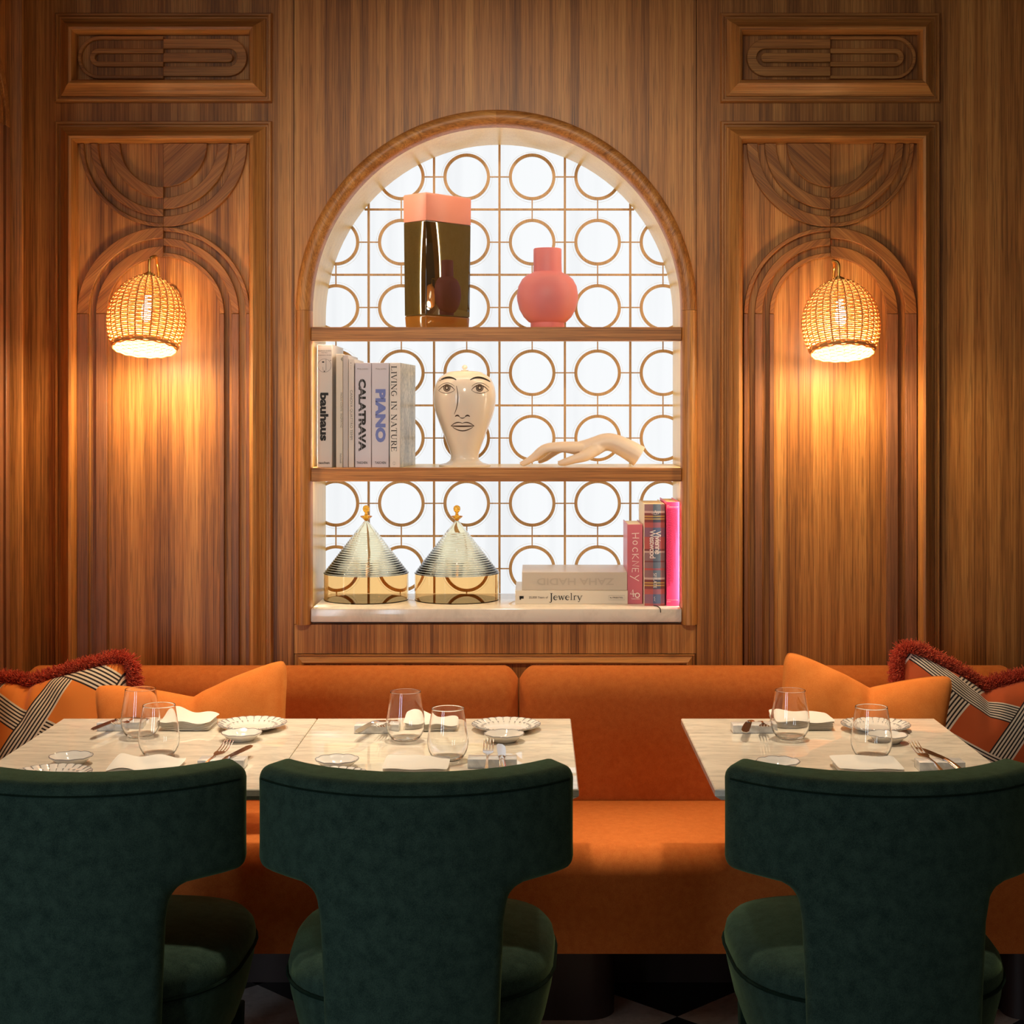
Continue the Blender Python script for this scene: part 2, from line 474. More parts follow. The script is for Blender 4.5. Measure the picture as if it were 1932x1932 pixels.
# moulded frames
PROF = [(0, 0), (0, .009), (.0025, .013), (.008, .013), (.0105, .008), (.0150, .008), (.0165, .012), (.024, .015), (.031, .022), (.038, .030), (.046, .0345), (.053, .033), (.0575, .026), (.06, .012), (.06, 0)]
PROF = [(t, h * 1.3) for t, h in PROF]


def on_back(u, h, z): return Vector((u, YW - h, z))
XL = X(36)
def on_left(u, h, z): return Vector((XL + h, YW - u, z))      # u runs from the corner towards the room


def mould(a, b, inward, mapf, prof=PROF, mitre=(True, True), scale=1.0):
    a, b, inn = Vector(a), Vector(b), Vector(inward); d = (b - a).normalized(); rings = []
    for p, s in ((a, 1), (b, -1)):
        on = mitre[0] if s == 1 else mitre[1]
        ring = []
        for t, h in prof:
            t *= scale; q = p + inn * t + d * (t * s if on else 0); ring.append(mapf(q.x, h * scale, q.y))
        rings.append(ring)
    return loft(rings)


def frame(u0, u1, z0, z1, parent, mapf, closed=True, scale=1.0, prof=PROF):
    """Mitred frame: each length of moulding is a piece of its own; open at the bottom when it runs down behind the bench."""
    def piece(a, b, inn, mat, mit=(True, True)):
        mk('frame_moulding', mould(a, b, inn, mapf, prof, mit, scale), mat, parent, smooth=True, angle=28)
    piece((u0, z1), (u1, z1), (0, -1), W_H)
    piece((u0, z0), (u0, z1), (1, 0), W_V, (closed, True)); piece((u1, z0), (u1, z1), (-1, 0), W_V, (closed, True))
    if closed: piece((u0, z0), (u1, z0), (0, 1), W_H)


HR = 0.015


def band(cx, cz, r0, r1, a0, a1, n=20, tail=None):
    """Flat curved bar between two radii; tail makes it run on straight from its end."""
    pts = [(cx + r1 * math.cos(a0 + (a1 - a0) * i / n), cz + r1 * math.sin(a0 + (a1 - a0) * i / n)) for i in range(n + 1)]
    if r0 > 0: pts += [(cx + r0 * math.cos(a1 + (a0 - a1) * i / n), cz + r0 * math.sin(a1 + (a0 - a1) * i / n)) for i in range(n + 1)]
    else: pts += [(cx, cz)]
    return pts


def inlay(poly, mat, parent, mapf, h=HR):
    n = len(poly)
    V = [mapf(u, 0.0, z) for u, z in poly] + [mapf(u, h, z) for u, z in poly]
    Fc = [tuple(range(n)), tuple(range(n, 2 * n))] + [(i, (i + 1) % n, n + (i + 1) % n, n + i) for i in range(n)]
    return mk('carved_inlay', (V, Fc), mat, parent, bevel=(0.0012, 1))


def carved(cu, mir, parent, mapf, dz=0.0, k=1.0):
    """Hanging half circle, standing arch and its side slats; mir = -1 swaps the halves."""
    q = S(1) * k
    cz = Z(272) + dz; r = lambda v: v * q
    H = lambda a0, a1: (a0, a1)
    A, B = (math.pi, 1.5 * math.pi), (1.5 * math.pi, 2 * math.pi)      # lower-left, lower-right quadrants
    left, right = (A, B) if mir == 1 else (B, A)
    ml, mr = (W_D1, W_D2) if mir == 1 else (W_D2, W_D1)
    for r0, r1 in ((82, 102), (123.5, 137), (150, 157)): inlay(band(cu, cz, r(r0), r(r1), *left), ml, parent, mapf)
    for r0, r1 in ((0, 82), (102, 123.5), (137, 157)): inlay(band(cu, cz, r(r0), r(r1), *right), mr, parent, mapf)
    cz2 = Z(592) + dz
    A2, B2 = (0.5 * math.pi, math.pi), (0, 0.5 * math.pi)
    left, right = (A2, B2) if mir == 1 else (B2, A2)
    for side, quad, rs, mt in ((-mir, left, ((106, 127), (141.5, 162.5)), mr), (mir, right, ((106, 114.5), (128, 142), (155, 162.5)), ml)):
        for r0, r1 in rs:
            inlay(band(cu, cz2, r(r0), r(r1), *quad), mt, parent, mapf)
            a, b = sorted((cu + side * r(r0), cu + side * r(r1)))
            inlay([(a, 0.45), (b, 0.45), (b, cz2 - 0.0008), (a, cz2 - 0.0008)], W_DK, parent, mapf)


def stadium(cu, cz, mir, parent, mapf):
    q = S(1)
    for side, rs, ccx, mt in ((-mir, ((34, 40), (8, 17)), 121, W_H), (mir, ((17, 35), (0, 8.5)), 122, W_H)):
        c = cu + side * ccx * q
        for r0, r1 in rs:
            a0, a1 = (0.5 * PI, 1.5 * PI) if side < 0 else (-0.5 * PI, 0.5 * PI)
            n = 16
            out = [(c + r1 * q * math.cos(a0 + (a1 - a0) * i / n), cz + r1 * q * math.sin(a0 + (a1 - a0) * i / n)) for i in range(n + 1)]
            if side < 0: poly = [(cu, cz + r1 * q)] + out + [(cu, cz - r1 * q)]
            else: poly = [(cu, cz - r1 * q)] + out + [(cu, cz + r1 * q)]
            if r0 > 0:
                inn = [(c + r0 * q * math.cos(a1 + (a0 - a1) * i / n), cz + r0 * q * math.sin(a1 + (a0 - a1) * i / n)) for i in range(n + 1)]
                if side < 0: poly += [(cu, cz - r0 * q)] + inn + [(cu, cz + r0 * q)]
                else: poly += [(cu, cz + r0 * q)] + inn + [(cu, cz - r0 * q)]
            inlay(poly, mt, parent, mapf)


def wall_panel(parent, name, pxs, mir):
    """One wall bay: an oblong frame over a tall frame, both with carved inlays."""
    x0, x1, xc = pxs
    g = bpy.data.objects.new('overdoor_panel', None); COL.objects.link(g); g.parent = parent
    frame(X(x0), X(x1), Z(194.5), Z(26.5), g, on_back)
    stadium(X(xc), Z(110.5), mir, g, on_back)
    g = bpy.data.objects.new('tall_panel', None); COL.objects.link(g); g.parent = parent
    frame(X(x0), X(x1), 0.45, Z(230), g, on_back, closed=False)
    carved(X(xc), mir, g, on_back)


wall_panel(wall, 'bay', (106.5, 514, 310.5), 1)
wall_panel(wall, 'bay', (1358.5, 1771, 1565), -1)
g = bpy.data.objects.new('low_panel', None); COL.objects.link(g); g.parent = wall
frame(X(559), X(1310), 0.3, Z(1234.5), g, on_back, closed=True, scale=0.42)

# short return wall at the far left
wl = struct(mk('wall_left', box(XL - 0.3, XL, 3.30, YW + 0.06, 0, ZT), W_VEN2))
g = bpy.data.objects.new('tall_panel', None); COL.objects.link(g); g.parent = wl
frame(0.055, 0.655, 0.45, ZT - 0.02, g, on_left, closed=False)
carved(0.355, 1, g, on_left, dz=S(592 - 255))

# niche: casing, lining, led strip, backlit screen
CAS_Y = YW
YB = 4.648
prof_n = 12
def casing_ring(cx, cz, ang, z=None):
    ring = []
    w, hgt = R_OUT - R_IN, 0.030
    for i in range(prof_n + 1):
        t = i / prof_n; a = PI * t
        rr = R_IN + w * (0.5 - 0.5 * math.cos(a)); h = hgt * math.sin(a) ** 0.75 if 0 < t < 1 else 0
        ring.append((rr, h))
    ring = [(R_IN, -0.03)] + ring + [(R_OUT, -0.02)]
    out = []
    for rr, h in ring:
        if z is None: out.append((cx + rr * math.cos(ang), YW - h, cz + rr * math.sin(ang)))
        else: out.append((cx + (rr if ang == 0 else -rr), YW - h, z))
    return out


for k in range(8):    # arch casing is glued up from curved lengths
    a0, a1 = PI * k / 8, PI * (k + 1) / 8
    mk('arch_casing', loft([casing_ring(AR_CX, AR_CZ, a0 + (a1 - a0) * i / 8) for i in range(9)]), wood('walnut_arch_length', rot=(0, -(a0 + a1) / 2, 0), swirl=0.9, off=9.1 + k), wall, smooth=True)
for side in (0, PI):
    mk('jamb_casing', loft([casing_ring(AR_CX, AR_CZ, side, ZB), casing_ring(AR_CX, AR_CZ, side, AR_CZ - 0.0006)]), W_V, wall, smooth=True)

R_L = S(349.0) + .003
def lining_vf(r0, r1, y0, y1, zbot):
    a, b = arch_loop(r0, zbot), arch_loop(r1, zbot)
    rings = [[(p[0], y0, p[1]) for p in a], [(p[0], y1, p[1]) for p in a], [(p[0], y1, p[1]) for p in b], [(p[0], y0, p[1]) for p in b]]
    n = len(a); V = [q for r in rings for q in r]; Fc = []
    for i in range(4):
        j = (i + 1) % 4
        for k in range(n - 1): Fc.append((i * n + k, i * n + k + 1, j * n + k + 1, j * n + k))
    Fc += [(0, n, 2 * n, 3 * n), (n - 1, 2 * n - 1, 3 * n - 1, 4 * n - 1)]
    return V, Fc


lin_o = mk('niche_lining', lining_vf(R_L + 0.004, R_L + 0.016, YW + 0.031, YB, Z_SILL0), W_LIN, wall, smooth=True)
mk('led_strip', lining_vf(R_L + 0.0005, R_L + 0.0035, YW + 0.034, YW + 0.044, Z_SILL1 + 0.01), LED, wall)
sill = struct(mk('trim_1', box(AR_CX - R_IN + .0004, AR_CX + R_IN - .0004, 4.285, YB, Z_SILL0, Z_SILL1), M_SILL, bevel=(0.003, 2)))
win = struct(mk('window_1', box(AR_CX - 0.56, AR_CX + 0.56, YB + 0.016, YB + 0.022, Z_SILL0, AR_CZ + R_L + 0.05), PANEL))

# lattice in front of the backlit screen
scr = thing('lattice_screen', 'wooden fretwork screen of rings and bars across the backlit niche', 'screen', (AR_CX, YB + 0.008, Z_SILL1))
ox, oz = AR_CX, Z_SILL1
def LX(px): return X(px, 4.652) - ox
def LZ(py): return Z(py, 4.652) - oz
RLB = R_L + 0.004
def zlim(x):
    x = abs(x)
    return (AR_CZ - oz) + math.sqrt(max(RLB ** 2 - x * x, 0.0)) + 0.006 if x < RLB else 0
vbars = [571.8, 695.3, 818.8, 942.3, 1065.8, 1189.3]
for px in vbars[1:]:
    x = LX(px); mk('upright_bar', box(x - .0033, x + .0033, -.004, .004, 0, zlim(x)), W_LATH, scr)
hb = [395, 518.3, 641.6, 764.9, 888.2, 1011.5, 1134.8]
for py in hb[:-1]:
    z = LZ(py); hw = RLB if z < AR_CZ - oz else math.sqrt(RLB ** 2 - (z - (AR_CZ - oz)) ** 2)
    mk('cross_bar', box(-hw, hw, -.0036, .0036, z - .003, z + .003), W_LATH, scr)
def ring_vf(r0, r1, y, a0=0, a1=2 * PI, n=48):
    full = abs(a1 - a0 - 2 * PI) < 1e-6; V, Fc = [], []; m = n if full else n + 1
    for i in range(m):
        a = a0 + (a1 - a0) * i / n
        for r, yy in ((r0, -y), (r1, -y), (r1, y), (r0, y)): V.append((r * math.cos(a), yy, r * math.sin(a)))
    for i in range(n):
        j = (i + 1) % m
        for k in range(4): Fc.append((4 * i + k, 4 * i + (k + 1) % 4, 4 * j + (k + 1) % 4, 4 * j + k))
    return V, Fc


RO = S(44, 4.652); RI = S(38.3, 4.652)
proto = None; etch = []
link_vf = []
for py in (333.5, 456.7, 580, 703.3, 826.5, 949.8, 1073):
    for px in (633.5, 757, 880.5, 1004, 1127.6, 1251):
        x, z = LX(px), LZ(py)
        reach = (abs(x) - RO < RLB) and (z - RO < zlim(max(abs(x) - RO * .7, 0)) - 0.01)
        if not reach: continue
        if proto is None:
            proto = mk('lattice_ring', ring_vf(RI, RO, 0.004), W_LATH, scr, smooth=True); o = proto
        else:
            o = proto.copy(); COL.objects.link(o)
        o.location = (x, 0, z)
        etch.append(xf(ring_vf(RO + .0055, RO + .0063, 0.0004, n=40), lambda v, x=x, z=z: v + Vector((x, 0.006, z))))
        g_ = S(123.3, 4.652) / 2
        for dx, dz in ((1, 0), (-1, 0), (0, 1), (0, -1)):
            a, b = RO - .001, g_ - .0028
            if dx:
                if abs(x + dx * b) > RLB or z > zlim(x + dx * b): continue
                link_vf.append(box(min(x + dx * a, x + dx * b), max(x + dx * a, x + dx * b), -.003, .003, z - .0017, z + .0017))
            else:
                if abs(x) > RLB or z + dz * b > zlim(x): continue
                link_vf.append(box(x - .0017, x + .0017, -.003, .003, min(z + dz * a, z + dz * b), max(z + dz * a, z + dz * b)))
lk = mk('connecting_pegs', join(*link_vf), W_LATH, scr); lk['kind'] = 'stuff'
et = mk('etched_outline', join(*etch), plain('frosted_outline', (244, 243, 240), 0.6, 0, Transmission_Weight=0.6, IOR=1.1), scr); et['kind'] = 'stuff'

# two shelves
SH = []
for lab, y0, y1 in (('upper walnut shelf in the arched niche under the pink vase', 617, 643), ('lower walnut shelf in the arched niche under the white hand', 883, 908.5)):
    z1, z0 = Z(y0, 4.29), Z(y1, 4.29)
    o = thing('niche_shelf', lab, 'shelf', (AR_CX, 4.29, z0)); SH.append(z1)
    mk('walnut_lip', box(-R_IN + 0.0004, R_IN - 0.0004, 0, .03, 0, z1 - z0), W_H, o, bevel=(0.0015, 1))
    bd = mk('pale_board', box(-R_L - 0.002, R_L + 0.002, .042, YB - 4.29 - 0.002, 0.014, z1 - z0 - .0002), W_LIN, o)
    bd['label'] = 'pale glowing shelf board'
    mk('led_strip', box(-R_L + .02, R_L - .02, .032, .036, .004, .012), LED_S, o)
    mk('tray', box(-R_IN + .002, R_IN - .002, .030, .043, .013, z1 - z0 - .0002), W_H, o)

struct(mk('ceiling', box(-3.2, 3.2, 2.2, YW + 0.05, ZT, ZT + 0.05), plain('ceiling_paint', (120, 92, 66), 0.8)))

# ------------------------------------------------------------------ floor: chequer of marble tiles laid on the diagonal
fl = struct(mk('floor', box(-3.5, 3.5, -1.0, YW + 0.06, -0.06, -0.008), plain('dark_grout', (70, 62, 56), 0.9)))
TS = 0.30; u0, v0 = (-0.715 + 4.023) / math.sqrt(2), (-0.715 - 4.023) / math.sqrt(2)
tvf = box(-TS / 2 + .0006, TS / 2 - .0006, -TS / 2 + .0006, TS / 2 - .0006, -0.008, 0)
tw = bpy.data.meshes.new('tile_white'); tw.from_pydata(tvf[0], [], tvf[1]); tw.materials.append(M_TW)
tb = bpy.data.meshes.new('tile_black'); tb.from_pydata(tvf[0], [], tvf[1]); tb.materials.append(M_TB)
for i in range(-16, 14):
    for j in range(-14, 18):
        u, v = u0 + (i + .5) * TS, v0 + (j + .5) * TS
        x, y = (u + v) / math.sqrt(2), (u - v) / math.sqrt(2)
        if not (-1.45 < x < 2.0 and 1.6 < y < 4.15): continue
        o = bpy.data.objects.new('tile', tw if (i + j) % 2 == 1 else tb); COL.objects.link(o); o.parent = fl
        o.location = (x, y, 0); o.rotation_euler = (0, 0, PI / 4)

# ------------------------------------------------------------------ banquette
BX0, BX1, BXM = X(38, 4.12), X(1925, 4.12), X(978.5, 4.11)
bq = thing('banquette', 'long orange velvet banquette along the panelled wall', 'bench', ((BX0 + BX1) / 2, 3.95, 0))
bo = Vector(bq.location)
def bl(vf): return xf(vf, lambda v: v - bo)
ZSEAT = 0.462


def cushion_profile(x0, x1, pts, nx=2, rend=0.03):
    """Upholstered block: a cross-section (y, z) run along x, its ends drawn in."""
    cy = sum(p[0] for p in pts) / len(pts); cz = sum(p[1] for p in pts) / len(pts)
    ks = [(0, 1), (.25, .6), (.5, .3), (.75, .1), (1, 0)]
    rings = []
    for t, ins in ks: rings.append((x0 + t * rend, ins))
    for t, ins in reversed(ks): rings.append((x1 - t * rend, ins))
    R = []
    for x, ins in rings:
        ring = []
        for y, z in pts:
            dy, dz = cy - y, cz - z; L = math.hypot(dy, dz)
            ring.append((x, y + dy / L * ins * rend, z + dz / L * ins * rend))
        R.append(ring)
    return loft(R)


def round_corner(cy, cz, r, a0, a1, n=6):
    return [(cy + r * math.cos(math.radians(a0 + (a1 - a0) * i / n)), cz + r * math.sin(math.radians(a0 + (a1 - a0) * i / n))) for i in range(n + 1)]


ZBT = Z(1256, 4.16)
back_sec = [(4.07, ZSEAT - 0.05)] + [(4.075, ZSEAT + 0.1), (4.085, ZBT - 0.13)] + round_corner(4.162, ZBT - 0.08, 0.08, 180, 0, 14) + [(4.242, ZSEAT - 0.05)]
for x0, x1 in ((BX0, BXM - 0.0015), (BXM + 0.0015, BX1)):
    mk('back_cushion', bl(cushion_profile(x0, x1, back_sec, rend=0.035)), V_OR, bq, smooth=True, angle=60)
YF = 3.63
seat_sec = [(YF + .03, 0.208), (YF + .004, 0.214), (YF, 0.235), (YF - 0.002, ZSEAT - 0.10)] + round_corner(YF + 0.06, ZSEAT - 0.066, 0.062, 180, 90, 8) + [(YF + .2, ZSEAT), (4.069, ZSEAT), (4.069, 0.208)]
mk('seat', bl(cushion_profile(BX0, BX1, seat_sec, rend=0.02)), V_OR, bq, smooth=True, angle=60)
mk('plinth', bl(box(BX0 + .05, BX1 - .05, 4.04, 4.20, 0, 0.214)), PLINTH, bq)
def rounded_block(x0, x1, y0, y1, r, z0, z1):
    pts = [(x0, y1)] + [(x0 + r + r * math.cos(a), y0 + r + r * math.sin(a)) for a in [PI + PI / 2 * i / 8 for i in range(9)]] + [(x1 - r + r * math.cos(a), y0 + r + r * math.sin(a)) for a in [1.5 * PI + PI / 2 * i / 8 for i in range(9)]] + [(x1, y1)]
    return loft([[(x, y, z0) for x, y in pts], [(x, y, z1) for x, y in pts]])
for x0, x1 in ((-0.42, X(1161, 3.8)), (1.145, 1.26), (-1.32, -1.1)):
    mk('foot_block', bl(rounded_block(x0, x1, 3.787, 4.035, 0.07 if x1 - x0 > .15 else .05, 0, 0.214)), PLINTH, bq, smooth=True)

# ------------------------------------------------------------------ tables
ZTAB = 0.75
def table_root(label, x):
    t = thing('dining_table', label, 'table', (x, 3.34, 0), 0, 'marble tables along the banquette')
    return t


TW_, TD0, TD1 = 0.598, 2.995 - 3.34, 3.69 - 3.34
t1 = table_root('marble table at the left end, before the left orange cushion', -0.815)
top = [(-TW_ / 2, TD0), (TW_ / 2, TD0), (TW_ / 2, TD1), (-TW_ / 2, TD1)]
def inset(d): return [(-TW_ / 2 + d, TD0 + d), (TW_ / 2 - d, TD0 + d), (TW_ / 2 - d, TD1 - d), (-TW_ / 2 + d, TD1 - d)]
mk('table_top', loft([[(x, y, z) for x, y in inset(d)] for d, z in ((.014, ZTAB - .024), (.002, ZTAB - .015), (0, ZTAB - .013), (0, ZTAB - .002), (.002, ZTAB))]), M_TAB, t1)
mk('column', lathe([(.04, .02), (.032, .04), (.032, .70), (.09, .715), (.09, .7255)], 32), BLACKM, t1, smooth=True)
mk('foot', lathe([(.13, 0), (.13, .012), (.12, .02), (.03, .024)], 40), BLACKM, t1, smooth=True)
t2 = dup(t1, (-0.2155, 3.34, 0), 'middle marble table with its edge against the left table')
t3 = dup(t1, (0.643, 3.34, 0), 'separate marble table at the right, before the right orange cushion')
# the tops of the two neighbours almost touch: a hair's gap is left between them


def T(px, py, z=ZTAB):
    D = (EYE - z) * F / (py - VY); return Vector(((px - VX) * D / F, D, z))


# ------------------------------------------------------------------ chairs
def make_chair(label, loc):
    c = thing('barrel_chair', label, 'chair', loc, 0, 'green chairs facing the banquette')
    zt, zb, zs = 0.836, 0.636, 0.16
    Ro, Ri = 0.350, 0.298
    cols = [-1, -.86, -.74, -.62, -.53, -.35, -.18, 0, .18, .35, .53, .62, .74, .86, 1]
    s_st = .53
    rows = [zs, .30, .42, .52, .585, zb, .70, .77, zt]
    V, Fc, idx = [], [], {}
    def narrow(z): return 1.0 if z >= zb else 0.965 - 0.10 * (zb - z) / (zb - zs)
    def zrow(s, z):
        if z == zb and abs(s) > s_st: return zb + 0.012 * min((abs(s) - s_st) / .1, 1)
        return z
    def pt(s, z, side):
        if side == 'o':
            th = s * math.radians(56); x, y = Ro * math.sin(th), Ro * (1 - math.cos(th))
        else:
            th = s * math.radians(55); x, y = Ri * math.sin(th), 0.118 + Ri * (1 - math.cos(th))
            if z < .55: y -= 0.03
        lean = 0.0 if z >= zb else 0.012 * (zb - z)
        return (x * narrow(z), y + lean, zrow(s, z))
    def vid(i, j, side):
        k = (i, j, side)
        if k not in idx: idx[k] = len(V); V.append(pt(cols[i], rows[j], side))
        return idx[k]
    ncol, nrow = len(cols), len(rows); jz = rows.index(zb)
    def has(i, j):
        if not (0 <= i < ncol - 1 and 0 <= j < nrow - 1): return False
        return j >= jz or (abs(cols[i]) <= s_st + 1e-6 and abs(cols[i + 1]) <= s_st + 1e-6)
    for i in range(ncol - 1):
        for j in range(nrow - 1):
            if not has(i, j): continue
            Fc.append((vid(i, j, 'o'), vid(i + 1, j, 'o'), vid(i + 1, j + 1, 'o'), vid(i, j + 1, 'o')))
            Fc.append((vid(i, j, 'i'), vid(i, j + 1, 'i'), vid(i + 1, j + 1, 'i'), vid(i + 1, j, 'i')))
            for di, dj, e in ((-1, 0, ((i, j), (i, j + 1))), (1, 0, ((i + 1, j), (i + 1, j + 1))), (0, -1, ((i, j), (i + 1, j))), (0, 1, ((i, j + 1), (i + 1, j + 1)))):
                if not has(i + di, j + dj):
                    a, b = e; Fc.append((vid(*a, 'o'), vid(*b, 'o'), vid(*b, 'i'), vid(*a, 'i')))
    mk('backrest', (V, Fc), V_GR, c, bevel=(0.024, 5), angle=60)
    # welt along the top outer edge
    wl_ = [Vector(pt(-.93 + 1.86 * i / 40, zt - 0.021, 'o')) + Vector((0, 0.0005, 0)) for i in range(41)]
    mk('welt', tube(wl_, 0.002, 6), V_WELT, c, smooth=True)
    # seat plan: rounded square, narrower towards the back
    def plan(k, z, n=48, grow=0.0):
        out = []
        for i in range(n):
            a = 2 * PI * i / n; ca, sa = math.cos(a), math.sin(a); e = 2 / 3.0
            x = 0.252 * math.copysign(abs(ca) ** e, ca); y = 0.255 * math.copysign(abs(sa) ** e, sa)
            x *= 1.0 + 0.05 * y / 0.255 if y > 0 else 1.0 - 0.10 * (y / -0.255) ** 2
            out.append((x * k, 0.335 + y * k, z))
        return out
    mk('seat_base', loft([plan(.80, .275), plan(.86, .29), plan(.93, .34), plan(.985, .40), plan(1.0, .428)]), V_GR, c, smooth=True)
    mk('seat_cushion', loft([plan(.995, .4285), plan(1.0, .440), plan(.985, .458), plan(.94, .472), plan(.8, .482), plan(.5, .488), plan(.15, .490)]), V_GR, c, smooth=True, angle=70)
    mk('seat_welt', tube([Vector(p) for p in plan(1.004, .4285)], 0.0038, 6, closed=True), V_WELT, c, smooth=True)
    for sx, y in ((-1, .50), (1, .50), (-1, .19), (1, .19)):
        xx = .19 * sx if y > .3 else .14 * sx
        mk('leg', loft([[(xx + dx * w, y + dy * w, z) for dx, dy in ((-1, -1), (1, -1), (1, 1), (-1, 1))] for w, z in ((.017, 0), (.024, .2745))]), V_WELT, c, bevel=(.004, 2))
    return c


CHY = 2.668
c1 = make_chair('green velvet chair at the left table, cut by the picture edge', (-0.806, CHY, 0))
c2 = dup(c1, (-0.215, CHY, 0), 'green velvet chair at the middle table, its back fully in view')
c3 = dup(c1, (0.626, CHY, 0), 'green velvet chair at the separate right table')


# ------------------------------------------------------------------ cushions
def pillow(name, label, cat, corners, D_top, D_bot, notch, sag, thick, mat, group, fringe=None, bow=0.0, n=44):
    """corners TL TR BR BL in photo pixels on the leaning plane; notch = where along the top the crease sits."""
    TL, TR, BR, BL = [P(px, py, D) for (px, py), D in zip(corners, (D_top, D_top, D_bot, D_bot))]
    ctr = (TL + TR + BR + BL) / 4; base = Vector((ctr.x, ctr.y, min(BL.z, BR.z)))
    nrm = (TR - TL).cross(BL - TL).normalized()
    if nrm.y > 0: nrm = -nrm
    V, uv, Fc = [], [], []
    sagm = S(sag, D_top)
    def surf(u, v, side):
        uu, vv = (u + 1) / 2, (v + 1) / 2
        a, b = TL.lerp(TR, uu), BL.lerp(BR, uu); p = b.lerp(a, vv)
        # crease: the top edge dips at the notch, wide and soft
        d = uu - notch
        if d < 0: prof = max(0.0, 1 - (-d / notch)) ** 1.25
        else: prof = max(0.0, 1 - d / (1 - notch)) ** 1.25
        p = p + Vector((0, 0, -sagm * prof * vv ** 2.2))
        # edges between the corners pull in
        p = p + (ctr - p) * (0.05 * (1 - u * u) * abs(v) ** 4 * (v < 0) + 0.05 * (1 - v * v) * abs(u) ** 4)
        p = p + (ctr - p) * (0.07 * abs(u) ** 7 * abs(v) ** 7)
        t = max(0.0, (1 - abs(u) ** 3.2) * (1 - abs(v) ** 3.2)) ** 0.42
        cr = math.exp(-((d) / 0.045) ** 2) * max(0.0, (vv - 0.45) / 0.55) ** 1.3
        wr = 0.010 * math.sin(9 * d / (0.25 + 0.8 * (1 - vv)) + 1.0) * max(0, vv - .35) * math.exp(-(d / .3) ** 2)
        amt = thick * t * (1 - 0.55 * cr) + wr * t
        return p + nrm * (amt * side)
    for side in (1, -1):
        o0 = len(V)
        for j in range(n + 1):
            for i in range(n + 1):
                u, v = -1 + 2 * i / n, -1 + 2 * j / n
                V.append(surf(u, v, side) - base); uv.append(((u + 1) / 2 * ((TR - TL).length / 0.5), (v + 1) / 2 * ((TL - BL).length / 0.5)))
        for j in range(n):
            for i in range(n):
                q = (o0 + j * (n + 1) + i, o0 + j * (n + 1) + i + 1, o0 + (j + 1) * (n + 1) + i + 1, o0 + (j + 1) * (n + 1) + i)
                Fc.append(q if side == 1 else q[::-1])
    o = mk(name, (V, Fc), mat, None, smooth=True, angle=0, loc=base, uv=uv)
    bm = bmesh.new(); bm.from_mesh(o.data); bmesh.ops.remove_doubles(bm, verts=bm.verts, dist=0.0004); bm.to_mesh(o.data); bm.free()
    tag(o, label, cat, group)
    if fringe:
        FV, FF = [], []
        def edge(t):       # along the left side, the top, the right side
            if t < 0: return surf(-1, 1 + t * 2, 1) - base
            if t > 1: return surf(1, 1 - (t - 1) * 2, 1) - base
            return surf(-1 + 2 * t, 1, 1) - base
        lo, hi, cnt = fringe
        for k in range(cnt):
            t = lo + (hi - lo) * random.random(); p = edge(t) + Vector([random.uniform(-.008, .008) for _ in range(3)]); e = 0.01
            tg = (edge(t + e) - edge(t - e)).normalized(); out = tg.cross(Vector((0, -1, 0))).normalized()
            if out.dot(p + base - ctr) < 0: out = -out
            L_ = random.uniform(.024, .036)
            d = (out * random.uniform(.35, 1) + Vector((0, -1, 0)) * random.uniform(-.4, .8) + tg * random.uniform(-.45, .45) + Vector((0, 0, -.12))).normalized()
            a = d.orthogonal().normalized(); b = d.cross(a); w = .0010; m0 = p + d * L_ * .5; q = p + d * L_ + Vector((0, 0, -.003)); n0 = len(FV)
            for c_, ww in ((p, w * .8), (q, w)):
                FV += [c_ + a * ww, c_ - a * ww * .5 + b * ww * .87, c_ - a * ww * .5 - b * ww * .87]
            FF += [(n0, n0 + 1, n0 + 4, n0 + 3), (n0 + 1, n0 + 2, n0 + 5, n0 + 4), (n0 + 2, n0, n0 + 3, n0 + 5), (n0 + 3, n0 + 4, n0 + 5)]
        fr = mk('fringe', (FV, FF), RUST, o); fr['kind'] = 'stuff'; fr['label'] = 'rust red brush fringe'
    return o


m_, nt_, b_, N_, L_n = nodes('rust_red_yarn')
oi = noise(N_, L_n, N_.new('ShaderNodeTexCoord').outputs['Object'], 260, 2)
L_n.new(ramp(N_, L_n, oi, [(0.35, lin((184, 58, 36))), (0.7, lin((240, 122, 82)))]), b_.inputs['Base Color']); b_.inputs['Roughness'].default_value = 0.9
RUST = m_
PR_L = woven_print('striped_lattice_print', (246, 138, 44), (240, 220, 188), (40, 24, 18), 32, 3.0, 0.1, 0.0)
PR_R = woven_print('striped_lattice_print_rust', (200, 88, 34), (240, 226, 208), (30, 20, 22), 28, 2.9, 0.25, 0.2)
pillow('patterned_cushion', 'orange cushion with striped bands and rust fringe, behind the left orange cushion', 'cushion',
       [(-6, 1284), (243, 1243), (262, 1500), (-30, 1500)], 4.03, 3.925, 0.26, 22, 0.065, PR_L, 'fringed patterned cushions', (-.3, 1.22, 8000))
pillow('patterned_cushion', 'rust cushion with striped bands and red fringe, behind the right orange cushion', 'cushion',
       [(1700, 1221), (2010, 1270), (2020, 1500), (1690, 1500)], 4.03, 3.925, 0.5, 58, 0.065, PR_R, 'fringed patterned cushions', (-.24, 1.15, 8000))
pillow('velvet_cushion', 'plain orange velvet cushion creased in the middle, behind the left table', 'cushion',
       [(172, 1290), (547, 1238), (548, 1500), (186, 1500)], 3.885, 3.77, 0.52, 52, 0.056, V_OR2, 'plain orange cushions')
pillow('velvet_cushion', 'plain orange velvet cushion creased in the middle, behind the right table', 'cushion',
       [(1476, 1222), (1804, 1272), (1776, 1500), (1450, 1500)], 3.885, 3.77, 0.50, 50, 0.056, V_OR2, 'plain orange cushions')

